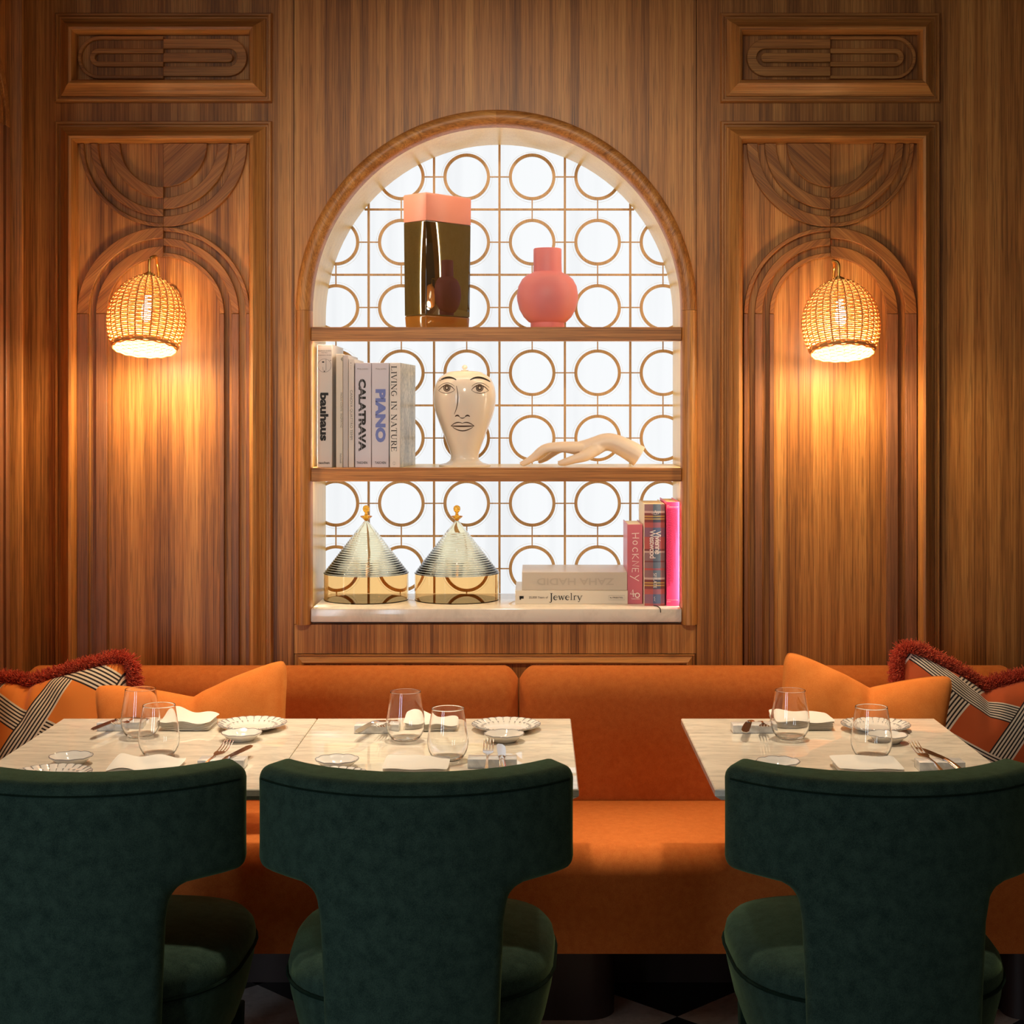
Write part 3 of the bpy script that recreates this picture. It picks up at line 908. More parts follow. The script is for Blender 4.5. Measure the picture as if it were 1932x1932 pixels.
# ------------------------------------------------------------------ wall lamps
def sconce(label, cpx, cpy, baseX, lean):
    D = 4.125; c = P(cpx, cpy, D)
    t = thing('wall_lamp', label, 'lamp', (baseX, YW, c.z), 0, 'wicker wall lamps'); o = Vector(t.location)
    tilt = math.radians(14); M = Matrix.Rotation(-tilt, 3, 'X'); c0 = c - o
    # local axis: s from the top (0) down to the rim
    Lh = 0.198
    keys = [(0, .020), (.03, .034), (.08, .050), (.16, .068), (.27, .084), (.4, .0945), (.53, .0995), (.66, .0995), (.8, .095), (.92, .087), (1, .079)]
    def rad(s):
        for (a, ra), (b, rb) in zip(keys, keys[1:]):
            if a <= s <= b:
                f = (s - a) / (b - a); return ra + (rb - ra) * f
        return keys[-1][1]
    def sp(s, ang, dr=0.0):
        r = rad(s) + dr; v = Vector((r * math.cos(ang), r * math.sin(ang), (0.5 - s) * Lh)); return c0 + M @ v
    NS = 30; vf = []
    shade = mk('shade', tube([sp(0.975 + .0 * k, 2 * PI * k / 48) for k in range(48)], .0034, 6, closed=True), CANE_DK, t, smooth=True)
    for k in range(NS):
        a = 2 * PI * (k + .3) / NS
        vf.append(tube([sp(0.01 + .985 * i / 18, a, 0) for i in range(19)], .0017 if k % 2 else .0022, 5))
    st = mk('cane_stakes', join(*vf), CANE_DK, shade, smooth=True); st['kind'] = 'stuff'
    vf = []; NR = 36
    for r_ in range(NR):
        s = 0.035 + 0.93 * r_ / (NR - 1); n = NS * 4
        vf.append(tube([sp(s + .0012 * math.sin(a_ * 5 + r_), a_, .0020 * math.cos(NS * a_ / 2 + PI * (r_ % 2)))
                        for a_ in [2 * PI * k / n for k in range(n)]], .0021, 5, closed=True))
    for s in (0.955, 0.975, 1.0):
        vf.append(tube([sp(min(s, 1) + .006 * math.sin(15 * a_ + s * 40), a_, .002) for a_ in [2 * PI * k / 90 for k in range(90)]], .0022, 5, closed=True))
    w = mk('woven_cane', join(*vf), WICKER, shade, smooth=True); w['kind'] = 'stuff'
    topv = c0 + M @ Vector((0, 0, .5 * Lh)); axis = M @ Vector((0, 0, 1))
    def disc(r, z0, z1, off=0): return xf(lathe([(r, z0), (r, z1)], 32), lambda v: topv + M @ (v + Vector((0, 0, off))))
    mk('cap', join(disc(.0155, .001, .0075), disc(.0075, .0075, .013)), BRASS, t, smooth=True)
    mk('collar_ring', xf(ring_vf(.030, .037, .0012), lambda v: topv + M @ Vector((v.x, v.z, v.y - .006))), BRASS, t, smooth=True)
    # gooseneck: from the wall plate up behind the shade, over, and down to the cap
    hook = topv + axis * .013
    rear = Vector((c0.x * (0.38), -0.055, topv.z - .03))
    pk = hook + Vector((lean * .012, .018, .044))
    ctl = [Vector((0, -.008, topv.z - .05)), Vector((0, -.03, topv.z - .048)), rear, Vector((rear.x * .98 + hook.x * .02, -.062, topv.z + .02)), Vector((rear.x * .75 + hook.x * .25, -.078, hook.z + .036)), pk,
           Vector((hook.x * .95 + rear.x * .05, hook.y + .004, hook.z + .034)), hook]
    pts = []
    for i in range(len(ctl) - 1):
        p0, p1, p2, p3 = ctl[max(i - 1, 0)], ctl[i], ctl[i + 1], ctl[min(i + 2, len(ctl) - 1)]
        for k in range(6):
            u = k / 6; pts.append(0.5 * ((2 * p1) + (p2 - p0) * u + (2 * p0 - 5 * p1 + 4 * p2 - p3) * u * u + (3 * p1 - p0 - 3 * p2 + p3) * u ** 3))
    pts.append(ctl[-1])
    mk('brass_arm', tube(pts, .0042, 10), BRASS, t, smooth=True)
    mk('wall_plate', xf(lathe([(.045, 0), (.045, .006), (.038, .009), (.01, .010)], 40), lambda v: Vector((v.x, -v.z, v.y + topv.z - .05))), BRASS, t, smooth=True)
    bc = c0 + M @ Vector((0, 0, .006))
    prof = [(.004, -.030), (.011, -.024), (.0145, -.010), (.0135, .006), (.009, .024), (.009, .04)]
    mk('bulb', xf(lathe(prof, 20), lambda v: bc + M @ v), BULB, t, smooth=True)
    mk('bulb_holder', xf(lathe([(.011, .04), (.011, .093)], 20), lambda v: bc + M @ v), BRASS, t, smooth=True)
    light('lamp_glow', 'POINT', o + c0 + M @ Vector((0, 0, -.086)), SCONCE_W, (1.0, 0.77, 0.45), 0.038)
    return t


sconce('wicker shaded brass wall lamp on the left carved panel', 277, 590, X(311), 1)
sconce('wicker shaded brass wall lamp on the right carved panel', 1586, 598, X(1565), -1)

# ------------------------------------------------------------------ things on the niche shelves
# tall square vase, pink over dark olive
ZS1, ZS2, ZSL = SH[0], SH[1], Z_SILL1
cn = P(804, 615, 4.362); vz = thing('square_vase', 'tall square vase, pink at the top over glossy dark olive', 'vase', (cn.x + .02, cn.y + .08, ZS1)); o0 = Vector(vz.location)
a_r = math.radians(47); dr_, dl_ = Vector((math.cos(a_r), math.sin(a_r), 0)), Vector((-math.sin(a_r), math.cos(a_r), 0))
def sq(ins, z, wr=.176, wl_=.094):
    b = Vector((cn.x, cn.y, 0)) - Vector((o0.x, o0.y, 0)); q = [(ins, ins), (wr - ins, ins), (wr - ins, wl_ - ins), (ins, wl_ - ins)]
    return [tuple(b + dr_ * x + dl_ * y + Vector((0, 0, z))) for x, y in q]
hv = Z(362, 4.362) - ZS1; hp = Z(415, 4.362) - ZS1; hb_ = Z(594, 4.362) - ZS1
mk('glass_base', loft([sq(.004, 0), sq(.002, hb_)]), AMBASE, vz, bevel=(.004, 3))
mk('dark_body', loft([sq(.002, hb_), sq(.0, hp)]), OLIVE, vz, bevel=(.003, 3))
mk('pink_rim_band', loft([sq(0, hp), sq(-.0005, hv - .003), sq(.002, hv), sq(.009, hv), sq(.010, hv - .06)]), PINK_T, vz, bevel=(.002, 2))
# round pink vase
D = 4.42; s_ = lambda v: v * D / F
zc = lambda py: Z(py, D) - Z(615.6, D)
pv = [(s_(31), 0), (s_(32), .004), (s_(32), zc(603)), (s_(36), zc(601)), (s_(45), zc(592)), (s_(53), zc(578)), (s_(57), zc(562)), (s_(58), zc(552)), (s_(55), zc(534)), (s_(48), zc(521)), (s_(39), zc(513)), (s_(30), zc(509.5)), (s_(27), zc(507)), (s_(26.5), zc(490)), (s_(26.5), zc(464.5)), (s_(25.5), zc(463)), (s_(23), zc(463)), (s_(22), zc(480)), (s_(22), zc(520))]
ov = mk('round_vase', lathe(pv, 64), PINK_V, None, smooth=True, angle=45, loc=(X(1033, D), D, ZS1)); tag(ov, 'coral pink round bellied vase with straight neck on the upper shelf', 'vase')

# lidded face urn
D = 4.42; k_ = D / F / 4.83
uprof = [(1530 - 1296, 1355), (234, 1350), (234, 1341), (225, 1335), (170, 1322), (140, 1302), (128, 1280), (128, 1250), (136, 1215), (152, 1170), (178, 1100), (205, 1030), (235, 950), (262, 870), (279, 790), (284, 730), (281, 680), (270, 625), (248, 575), (215, 535), (175, 510), (166, 506)]
lid = [(166, 506), (160, 499), (120, 490), (60, 485), (20, 484)]
knob = [(30, 484), (36, 480), (34, 477), (12, 475), (12, 470), (22, 462), (25, 452), (22, 440), (12, 432), (2, 430)]
urn = thing('face_urn', 'white lidded porcelain urn painted with a simple face', 'urn', (X(560 + 1530 / 4.83, D), D, ZS2))
cv = lambda pr: [(r * k_, (1355 - y) * k_) for r, y in pr]
def dense(pr, n=4):
    out = []
    for i in range(len(pr) - 1):
        p0, p1, p2, p3 = pr[max(i - 1, 0)], pr[i], pr[i + 1], pr[min(i + 2, len(pr) - 1)]
        for q in range(n):
            u = q / n; out.append(tuple(0.5 * (2 * p1[c] + (p2[c] - p0[c]) * u + (2 * p0[c] - 5 * p1[c] + 4 * p2[c] - p3[c]) * u * u + (3 * p1[c] - p0[c] - 3 * p2[c] + p3[c]) * u ** 3) for c in (0, 1)))
    return out + [pr[-1]]
ub = cv(uprof[:4]) + dense(cv(uprof[4:]))
mk('urn_body', lathe(ub, 64), PORC, urn, smooth=True, angle=50)
ld = mk('lid', lathe(cv(lid), 48), PORC, urn, smooth=True); mk('lid_knob', lathe(cv(knob), 24), PORC, ld, smooth=True)
def urad(z):
    for (ra, za), (rb, zb_) in zip(ub, ub[1:]):
        if za <= z <= zb_ and zb_ > za: return ra + (rb - ra) * (z - za) / (zb_ - za)
    return 0
def paint(name, strokes, mat):
    vf = join(*[ribbon([((x - 1515) * k_ / 1.0, (1355 - y) * k_) for x, y in p], [w_ * k_ for w_ in w] if isinstance(w, list) else w * k_) for p, w in strokes])
    def onto(v):
        r = urad(v.z); return Vector((v.x, -math.sqrt(max(r * r - v.x * v.x, 1e-8)) - .0006, v.z))
    o = mk(name, xf(vf, onto), mat, urn); return o
def oval(cx, cy, rx, ry, n=16): return [(cx + rx * math.cos(2 * PI * i / n), cy + ry * math.sin(2 * PI * i / n)) for i in range(n + 1)]
def curve(p0, c, p1, n=10): return [((1 - t) ** 2 * p0[0] + 2 * t * (1 - t) * c[0] + t * t * p1[0], (1 - t) ** 2 * p0[1] + 2 * t * (1 - t) * c[1] + t * t * p1[1]) for t in [i / n for i in range(n + 1)]]
tap = lambda a, n=11: [a * (0.35 + 0.65 * math.sin(PI * (i + .5) / n)) for i in range(n)]
for cx, sg in ((1365, -1), (1660, 1)):
    paint('painted_eyebrow', [(curve((cx - sg * 85, 572), (cx - sg * 10, 520), (cx + sg * 90, 585)), tap(20))], INK)
    ey_ = paint('painted_eye', [(curve((cx - sg * 72, 662), (cx, 570), (cx + sg * 78, 668)), tap(11)), (curve((cx - sg * 72, 664), (cx, 718), (cx + sg * 78, 668)), tap(6)), (curve((cx - sg * 70, 630), (cx, 560), (cx + sg * 84, 640)), tap(6)),
                               (oval(cx, 643, 16, 17), 15), (oval(cx, 643, 30, 31), 8)], INKB); ey_['kind'] = 'stuff'
nz_ = paint('painted_nose', [(curve((1452, 625), (1490, 760), (1432, 880)), tap(8)), (curve((1440, 900), (1462, 880), (1480, 902)), tap(14)), (curve((1530, 902), (1550, 880), (1572, 900)), tap(14)), (curve((1480, 905), (1505, 925), (1530, 905)), tap(8))], INKB); nz_['kind'] = 'stuff'
mo_ = paint('painted_mouth', [(curve((1400, 985), (1455, 935), (1505, 962)), tap(9)), (curve((1505, 962), (1550, 935), (1610, 985)), tap(9)), (curve((1400, 985), (1505, 990), (1610, 985)), tap(14)), (curve((1415, 995), (1505, 1062), (1598, 995)), tap(10))], INKB); mo_['kind'] = 'stuff'

# mannequin hand
D = 4.40
def hp_(x, y, dd=0.0): return P(900 + x / 4.39, 600 + y / 4.39, D + dd)
hand = thing('display_hand', 'ivory display hand resting on its fingertips on the lower shelf', 'ornament', (X(1100, D), D, ZS2)); ho = Vector(hand.location)
zoff = ZS2 - Z(600 + 1232 / 4.39, D)
chains = []
E = lambda x, y, d, r: (hp_(x, y, d) + Vector((0, 0, zoff)) - ho, r * D / F / 4.39)
spine_ = [E(1345, 1148, 0, 92), E(1240, 1085, 0, 84), E(1130, 1035, 0, 76), E(1055, 1030, 0, 74), E(960, 1062, 0, 74), E(850, 1080, 0, 60), E(760, 1083, .0, 40), E(690, 1084, .0, 22)]
fing = [[E(940, 1068, -.004, 30), E(800, 1078, -.016, 40), E(660, 1080, -.024, 30), E(560, 1095, -.024, 27), E(465, 1168, -.024, 23), E(385, 1212, -.023, 17)],
        [E(940, 1062, 0, 30), E(800, 1068, -.004, 42), E(650, 1062, -.004, 31), E(545, 1082, -.003, 27), E(452, 1160, 0, 23), E(372, 1205, .002, 17)],
        [E(940, 1062, .003, 30), E(800, 1066, .010, 40), E(650, 1066, .017, 29), E(560, 1082, .020, 26), E(480, 1150, .024, 22), E(410, 1198, .026, 16)],
        [E(940, 1065, .006, 30), E(830, 1072, .022, 38), E(700, 1088, .036, 26), E(630, 1125, .040, 23), E(575, 1165, .044, 20), E(520, 1192, .046, 15)],
        [E(1080, 1050, 0, 34), E(985, 1088, -.012, 50), E(900, 1140, -.028, 44), E(800, 1172, -.036, 33), E(735, 1192, -.038, 29), E(690, 1203, -.038, 21)]]
bm = bmesh.new()
def capsule_chain(ch):
    """Dense beads along a chain, later melted into one skin."""
    out = []
    for i in range(len(ch) - 1):
        (p0, r0), (p1, r1) = ch[max(i - 1, 0)], ch[i]; (p2, r2) = ch[i + 1]; (p3, r3) = ch[min(i + 2, len(ch) - 1)]
        for k in range(5):
            u = k / 5; out.append((0.5 * ((2 * p1) + (p2 - p0) * u + (2 * p0 - 5 * p1 + 4 * p2 - p3) * u * u + (3 * p1 - p0 - 3 * p2 + p3) * u ** 3), r1 + (r2 - r1) * u))
    return out + [ch[-1]]
def round_tube(ch, flat=1.0, dome=True):
    c = capsule_chain(ch); pts = [p for p, r in c]; rr = [r for p, r in c]
    if dome:
        d = (pts[-1] - pts[-2]).normalized(); r = rr[-1]
        for t in (.35, .65, .88, .99): pts.append(c[-1][0] + d * r * t); rr.append(r * math.sqrt(1 - t * t))
    return tube(pts, rr, 16)
vfs = [round_tube(spine_, dome=True)] + [round_tube([(p, r * 1.1) for p, r in f]) for f in fing]
hb_o = mk('hand_form', join(*vfs), HANDM, hand, smooth=True, angle=0)
rm = hb_o.modifiers.new('melt', 'REMESH'); rm.mode = 'VOXEL'; rm.voxel_size = 0.0016; rm.use_smooth_shade = True
sm = hb_o.modifiers.new('soften', 'SMOOTH'); sm.factor = 0.5; sm.iterations = 16
for f in fing:
    tip, r = f[-1]; r = r * 1.1; prev = f[-2][0]; d = (tip - prev).normalized(); upv = (Vector((0, -.25, 1)) - d * Vector((0, -.25, 1)).dot(d)).normalized(); sd = d.cross(upv)
    ctr = tip + upv * r * .80
    mk('nail', ([ctr + d * (r * .9 * math.cos(a)) + sd * (r * .55 * math.sin(a)) + upv * (r * .22 * (1 - .9 * abs(math.sin(a)))) for a in [2 * PI * k / 14 for k in range(14)]], [tuple(range(14))]), HANDM, hand)


# books
def book(label, x0, x1, y0, y1, z0, z1, mat, group, parts=(), rz=0.0, spine_round=0.0, pages_top=True, smat=None, lying=False):
    """Upright book, spine towards the room; x0..x1 its thickness, y0 the spine, z0..z1 its height."""
    t = thing('book', label, 'book', ((x0 + x1) / 2, y0, z0), rz, group); w, d, h = (x1 - x0) / 2, y1 - y0, z1 - z0
    c = .0022
    if not lying:
        mk('cover_board', box(-w, -w + c, .002, d, 0, h), smat or mat, t); mk('cover_board', box(w - c, w, .002, d, 0, h), smat or mat, t)
        if spine_round:
            n = 8; pts = [(-w + 2 * w * i / n, .002 - spine_round * math.sin(PI * i / n)) for i in range(n + 1)] + [(w, .004), (-w, .004)]
            mk('spine', loft([[(x, y, 0) for x, y in pts], [(x, y, h) for x, y in pts]]), mat, t, smooth=True)
        else: mk('spine', box(-w, w, 0, .004, 0, h), mat, t, bevel=(.001, 1))
        mk('page_block', box(-w + c, w - c, .004, d - .004, .003, h - .003), PAPER, t)
    else:
        mk('cover_board', box(-w, w, .002, d, 0, c), mat, t); mk('cover_board', box(-w, w, .002, d, h - c, h), mat, t)
        mk('spine', box(-w, w, 0, .004, 0, h), mat, t, bevel=(.001, 1))
        mk('page_block', box(-w + .004, w - .004, .004, d - .004, c, h - c), PAPER, t)
    return t


ux_d, uz_d = (0, 0, -1), (1, 0, 0)        # lettering that reads down a spine


def spine_text(t, body, px_rng, py_rng, D, mat, bold=0.0, name='title', space=1.0, dy=-.0006):
    """Lettering down the spine, placed by the photo's pixel box on the spine's plane."""
    o = Vector(t.location); xa, xb = X(px_rng[0], D) - o.x, X(px_rng[1], D) - o.x; za, zb_ = Z(py_rng[0], D) - o.z, Z(py_rng[1], D) - o.z
    vf = text_vf(body, 0, za - zb_, 0, xb - xa, (xa, dy, za), ux_d, uz_d, bold, space=space); return mk(name, vf, mat, t)


def flat_text(t, body, px_rng, py_rng, D, mat, bold=0.0, name='lettering', upside=False, dy=-.0006):
    o = Vector(t.location); xa, xb = X(px_rng[0], D) - o.x, X(px_rng[1], D) - o.x; za, zb_ = Z(py_rng[0], D) - o.z, Z(py_rng[1], D) - o.z
    if upside: vf = text_vf(body, 0, xb - xa, 0, za - zb_, (xb, dy, za), (-1, 0, 0), (0, 0, -1), bold)
    else: vf = text_vf(body, 0, xb - xa, 0, za - zb_, (xa, dy, zb_), (1, 0, 0), (0, 0, 1), bold)
    return mk(name, vf, mat, t)


# stroke lettering with serifs (thick stems, thin bars) for the roman titles
def serif_glyph(ch):
    tk, tn, sf = .15, .055, .05
    R = []
    def stem(x, z0=0, z1=1, w=tk, s=.11):
        R.append(ribbon([(x, z0), (x, z1)], w))
        if s:
            for z in (z0 + sf / 2, z1 - sf / 2): R.append(ribbon([(x - w / 2 - s, z), (x + w / 2 + s, z)], sf))
    def ln(a, b, w): R.append(ribbon([a, b], w))
    if ch == 'L': stem(.2); ln((.2, .03), (.72, .03), .06); ln((.70, 0), (.74, .22), .07); W = .8
    elif ch == 'I': stem(.2); W = .4
    elif ch == 'V': ln((.1, 1), (.45, 0), tk); ln((.45, 0), (.8, 1), tn); ln((-.04, .975), (.26, .975), sf); ln((.66, .975), (.94, .975), sf); W = .9
    elif ch == 'N': ln((.16, 0), (.16, 1), tn); ln((.12, 1), (.8, 0), tk); ln((.8, 0), (.8, 1), tn); ln((.02, .02), (.32, .02), sf); ln((.66, .98), (.95, .98), sf); ln((0, .98), (.2, .98), sf); W = .98
    elif ch == 'G': R.append(ribbon(arc2(.48, .5, .4, .48, 50, 300, 20), [tn + (tk - tn) * math.sin(PI * i / 20) for i in range(21)])); ln((.74, 0.08), (.74, .42), .12); ln((.55, .43), (.9, .43), sf); W = .98
    elif ch == 'A': ln((.12, 0), (.48, 1), tn); ln((.46, 1), (.84, 0), tk); ln((.26, .34), (.7, .34), tn); ln((-.02, .025), (.28, .025), sf); ln((.68, .025), (1, .025), sf); W = .98
    elif ch == 'T': stem(.44, s=0); ln((.3, .025), (.6, .025), sf); ln((.06, .97), (.82, .97), .06); ln((.07, .78), (.05, 1), .06); ln((.81, .78), (.83, 1), .06); W = .88
    elif ch == 'U': ln((.18, .3), (.18, 1), tk); R.append(ribbon(arc2(.46, .32, .27, .3, 180, 360, 12), [tk - (tk - tn) * i / 12 for i in range(13)])); ln((.74, .3), (.74, 1), tn); ln((.02, .975), (.36, .975), sf); ln((.6, .975), (.9, .975), sf); W = .92
    elif ch == 'R': stem(.18); R.append(ribbon([(.2, .97)] + arc2(.4, .74, .24, .235, 90, -90, 10) + [(.2, .5)], [tn] * 2 + [tn + (tk - tn) * math.sin(PI * i / 8) for i in range(9)] + [tn] * 2)); ln((.4, .5), (.8, .0), tk * .9); ln((.74, .025), (.92, .025), sf); W = .86
    elif ch == 'E': stem(.18); ln((.18, .97), (.66, .97), .06); ln((.18, .03), (.7, .03), .06); ln((.18, .52), (.55, .52), .055); ln((.66, .8), (.67, 1), .06); ln((.69, 0), (.73, .22), .06); ln((.55, .42), (.55, .62), .05); W = .78
    elif ch == 'J': ln((.3, -.2), (.3, 1), tk); R.append(ribbon(arc2(.14, -.16, .16, .2, 0, -150, 8), [tk - (tk - tn) * i / 8 for i in range(9)])); ln((.12, .975), (.5, .975), sf); W = .5
    elif ch == 'e': R.append(ribbon(arc2(.32, .31, .25, .3, 10, 315, 18), [tn] * 4 + [tn + (tk - tn) * math.sin(PI * i / 14) for i in range(15)])); ln((.1, .36), (.57, .36), tn); W = .62
    elif ch == 'w': ln((.08, .62), (.26, 0), .12); ln((.26, 0), (.44, .62), tn); ln((.42, .62), (.62, 0), .12); ln((.62, 0), (.8, .62), tn); ln((-.03, .6), (.2, .6), sf); ln((.68, .6), (.92, .6), sf); W = .88
    elif ch == 'l': stem(.16, 0, 1.02, .11, 0); ln((.02, .025), (.3, .025), sf); ln((.04, .99), (.18, .99), sf); W = .34
    elif ch == 'r': stem(.16, 0, .62, .11, 0); ln((.02, .025), (.32, .025), sf); ln((.04, .6), (.18, .6), sf); R.append(ribbon(arc2(.34, .38, .17, .23, 160, 50, 6), [tn, tn, .07, .09, .1, .11, .12])); W = .5
    elif ch == 'y': ln((.08, .62), (.34, 0), .12); ln((.6, .62), (.26, -.26), tn); ln((.27, -.25), (.1, -.27), .08); ln((-.03, .6), (.2, .6), sf); ln((.5, .6), (.72, .6), sf); W = .68
    else: return None, .45
    return join(*R), W


def serif_line(s, gap=.08):
    x, parts = 0, []
    for ch in s:
        vf, w = serif_glyph(ch)
        if vf: parts.append(xf(vf, lambda v, x=x: v + Vector((x, 0, 0))))
        x += w + gap
    return join(*parts)


def fit_vf(vf, x0, x1, z0, z1, org, ux, uz):
    a0, a1 = min(v[0] for v in vf[0]), max(v[0] for v in vf[0]); b0, b1 = min(v[2] for v in vf[0]), max(v[2] for v in vf[0])
    org, ux, uz = Vector(org), Vector(ux), Vector(uz)
    return [org + ux * (x0 + (v[0] - a0) / (a1 - a0) * (x1 - x0)) + uz * (z0 + (v[2] - b0) / (b1 - b0) * (z1 - z0)) for v in vf[0]], vf[1]


DB = 4.33; G1 = 'white art books on the lower shelf'
def cx(v): return 560 + v / 4.83
def cy(v): return 600 + v / 4.83
def up_book(label, a, b, top, mat, group=G1, depth=.25, D=DB, rz=0.0, smat=None, **k):
    return book(label, X(cx(a), D), X(cx(b), D), D, D + depth, ZS2, ZS2 + Z(cy(top), D) - Z(cy(1357), D), mat, group, rz=rz, smat=smat, **k)
def dzs(t, D):  # shift so that text rows keep to the book that stands on the shelf
    return Z(cy(1357), D) - ZS2


sh_ = dzs(0, DB) * F / DB      # pixels the shelf line differs
b = up_book('tallest white book with bold black lowercase title, first on the lower shelf', 186, 322, 236, C_WHITE)
yy = lambda a, c: (cy(a) + sh_, cy(c) + sh_)
spine_text(b, 'bauhaus', (cx(212), cx(288)), yy(675, 1115), DB, INK, .045)
flat_text(b, 'taschen', (cx(198), cx(298)), yy(1302, 1325), DB, INK, .02, 'publisher_name')
for a, c, w_ in ((288, 298, 'bauhaus-archiv'), (306, 314, 'berlin'), (328, 338, 'magdalena droste')): flat_text(b, w_, (cx(226) if w_ == 'berlin' else cx(195), cx(278) if w_ == 'berlin' else cx(315)), yy(a, c), DB, INKB, .01, 'author_line')
ob = Vector(b.location); oc = lambda x, y: (X(cx(x), DB) - ob.x, Z(cy(y) + sh_, DB) - ob.z)
em = [ribbon([oc(252 + 61 * math.cos(2 * PI * i / 32), 428 + 61 * math.sin(2 * PI * i / 32)) for i in range(33)], .0006), ribbon([oc(266, 368), oc(266, 472)], .0008), ribbon([oc(230, 396), oc(250, 396)], .0036), ribbon([oc(236, 440), oc(240, 470), oc(252, 474), oc(262, 474)], .0006), ribbon([oc(245, 482), oc(258, 482)], .0022), ribbon([oc(304, 381), oc(312, 381)], .0016)]
mk('emblem', xf(join(*em), lambda v: v + Vector((0, -.0006, 0))), INK, b)
b = up_book('thin cream paperback with small arrow mark near its top', 357, 418, 322, C_CREAM, depth=.235)
mk('title', join(*[text_vf('PAOLO CONTE · RAZMATAZ', 0, S(66, DB), 0, S(3.4, DB), (X(cx(398), DB) - b.location.x, -.0006, Z(cy(675) + sh_, DB) - b.location.z), ux_d, uz_d)]), GREYI, b)
spine_text(b, 'Feltrinelli', (cx(392), cx(408)), yy(1230, 1318), DB, GREYI, 0, 'publisher_name')
ob = Vector(b.location); mk('arrow_mark', xf(join(ribbon([oc(424 - 8, 352), oc(405, 370), oc(416, 388)], .0012), ribbon([oc(420, 362), oc(410, 370), oc(420, 380)], .0010)), lambda v: v + Vector((-.0006, -.0006, 0))), INK, b)
b = up_book('slim plain cream book pressed behind the thin paperback', 421, 468, 330, C_GREYW, depth=.235)
b = up_book('narrow white book with faint grey capitals down its spine', 471, 522, 365, C_WHITE, depth=.24)
spine_text(b, 'CANOVA QUATTRO TEMPI', (cx(483), cx(509)), yy(652, 1105), DB, GREYI, -.004)
ob = Vector(b.location); mk('small_dots', xf(join(*[ribbon([oc(493, y), oc(493, y + 9)], .0014 if y < 410 else .0006) for y in (400, 424, 440, 454)]), lambda v: v + Vector((0, -.0006, 0))), INK, b)
b = up_book('lilac white book with sliced bold black capitals', 530, 678, 403, C_LILAC)
spine_text(b, 'CALATRAVA', (cx(563), cx(630)), yy(550, 1210), DB, INK, .05)
ob = Vector(b.location)
mk('title_cuts', xf(join(*[ribbon([oc(577 + 17 * k, 545), oc(573 + 17 * k, 1212)], .0005 if k != 1 else .0009) for k in (0, 1)]), lambda v: v + Vector((0, -.0009, 0))), C_LILAC, b)
flat_text(b, 'TASCHEN', (cx(546), cx(642)), yy(1302, 1324), DB, INK, .01, 'publisher_name'); flat_text(b, 'Philip Jodidio', (cx(552), cx(650)), yy(452, 468), DB, GREYI, 0, 'author_line')
b = up_book('lilac white book with bold blue capitals', 683, 838, 403, C_LILAC)
spine_text(b, 'PIANO', (cx(716), cx(810)), yy(643, 1128), DB, BLUEI, .06)
flat_text(b, 'TASCHEN', (cx(712), cx(812)), yy(1302, 1324), DB, INK, .01, 'publisher_name'); flat_text(b, 'Philip Jodidio', (cx(720), cx(815)), yy(452, 468), DB, GREYI, 0, 'author_line')


def foliage_cover():
    m, nt, bb, N, L = nodes('grey_green_photo_cover')
    tc = N.new('ShaderNodeTexCoord').outputs['Object']
    n = noise(N, L, mapping(N, L, tc, (1, 30, 9)), 1.0, 5, 0.7, 0.6); n2 = noise(N, L, tc, 90, 4, 0.7)
    f = mth(N, L, 'ADD', mth(N, L, 'MULTIPLY', n, .55), mth(N, L, 'MULTIPLY', n2, .45))
    L.new(ramp(N, L, f, [(.36, lin((112, 108, 84))), (.5, lin((176, 168, 138))), (.64, lin((232, 222, 196)))]), bb.inputs['Base Color']); bb.inputs['Roughness'].default_value = .3
    return m


b = up_book('white book with tall black roman capitals and grey-green photo cover', 846, 942, 403, C_WHITE, rz=math.radians(-5.5), smat=foliage_cover(), depth=.245)
ob = Vector(b.location); xa, xb = X(cx(850), DB) - ob.x, X(cx(916), DB) - ob.x
mk('title', fit_vf(serif_line('LIVING IN NATURE'), 0, S(780 / 4.83, DB), .0, S(11.5, DB), (X(cx(858), DB) - ob.x, -.0006, Z(cy(430) + sh_, DB) - ob.z), ux_d, uz_d), INK, b)
mk('emblem', xf(join(ribbon(oval(0, 0, .004, .004), .0004), ribbon([(0, -.005), (0, .005)], .0004)), lambda v: v + Vector((-.002, -.0006, Z(cy(1318) + sh_, DB) - ob.z))), GREYI, b)

# lower right: two lying books and three upright ones
def ex(v): return 920 + v / 4.6
def ey(v): return 880 + v / 4.6
D1 = 4.385
zj1 = ZSL + S((1200 - 1082) / 4.6, D1)
bj = book('white book lying flat on the marble sill, black serif title', X(ex(240), D1), X(ex(1216), D1), D1, D1 + .235, ZSL, zj1, C_CREAM, 'two books lying in a pile', lying=True)
sj = (Z(ey(1200), D1) - ZSL) * F / D1
fy = lambda a, c: (ey(a) + sj, ey(c) + sj); fx = lambda a, c: (ex(a), ex(c))
ojb = Vector(bj.location)
mk('title', fit_vf(serif_line('Jewelry', .06), 0, S(290 / 4.6, D1), 0, S(84 / 4.6, D1), (X(ex(533), D1) - ojb.x, -.0006, Z(ey(1186) + sj, D1) - ojb.z), (1, 0, 0), (0, 0, 1)), INK, bj)
flat_text(bj, '25,000 Years of', fx(358, 524), fy(1130, 1152), D1, INKB, .005, 'subtitle'); flat_text(bj, 'PRESTEL', fx(1086, 1178), fy(1135, 1149), D1, INKB, .008, 'publisher_name')
oe = lambda x, y: (X(ex(x), D1) - ojb.x, Z(ey(y) + sj, D1) - ojb.z)
mk('emblem', xf(join(ribbon([oe(276, 1140), oe(313, 1140)], S(5, D1)), ribbon([oe(290, 1152), oe(290, 1128)], S(1.6, D1)), ribbon([oe(278, 1156), oe(290, 1156)], S(2, D1))), lambda v: v + Vector((0, -.0006, 0))), INK, bj)
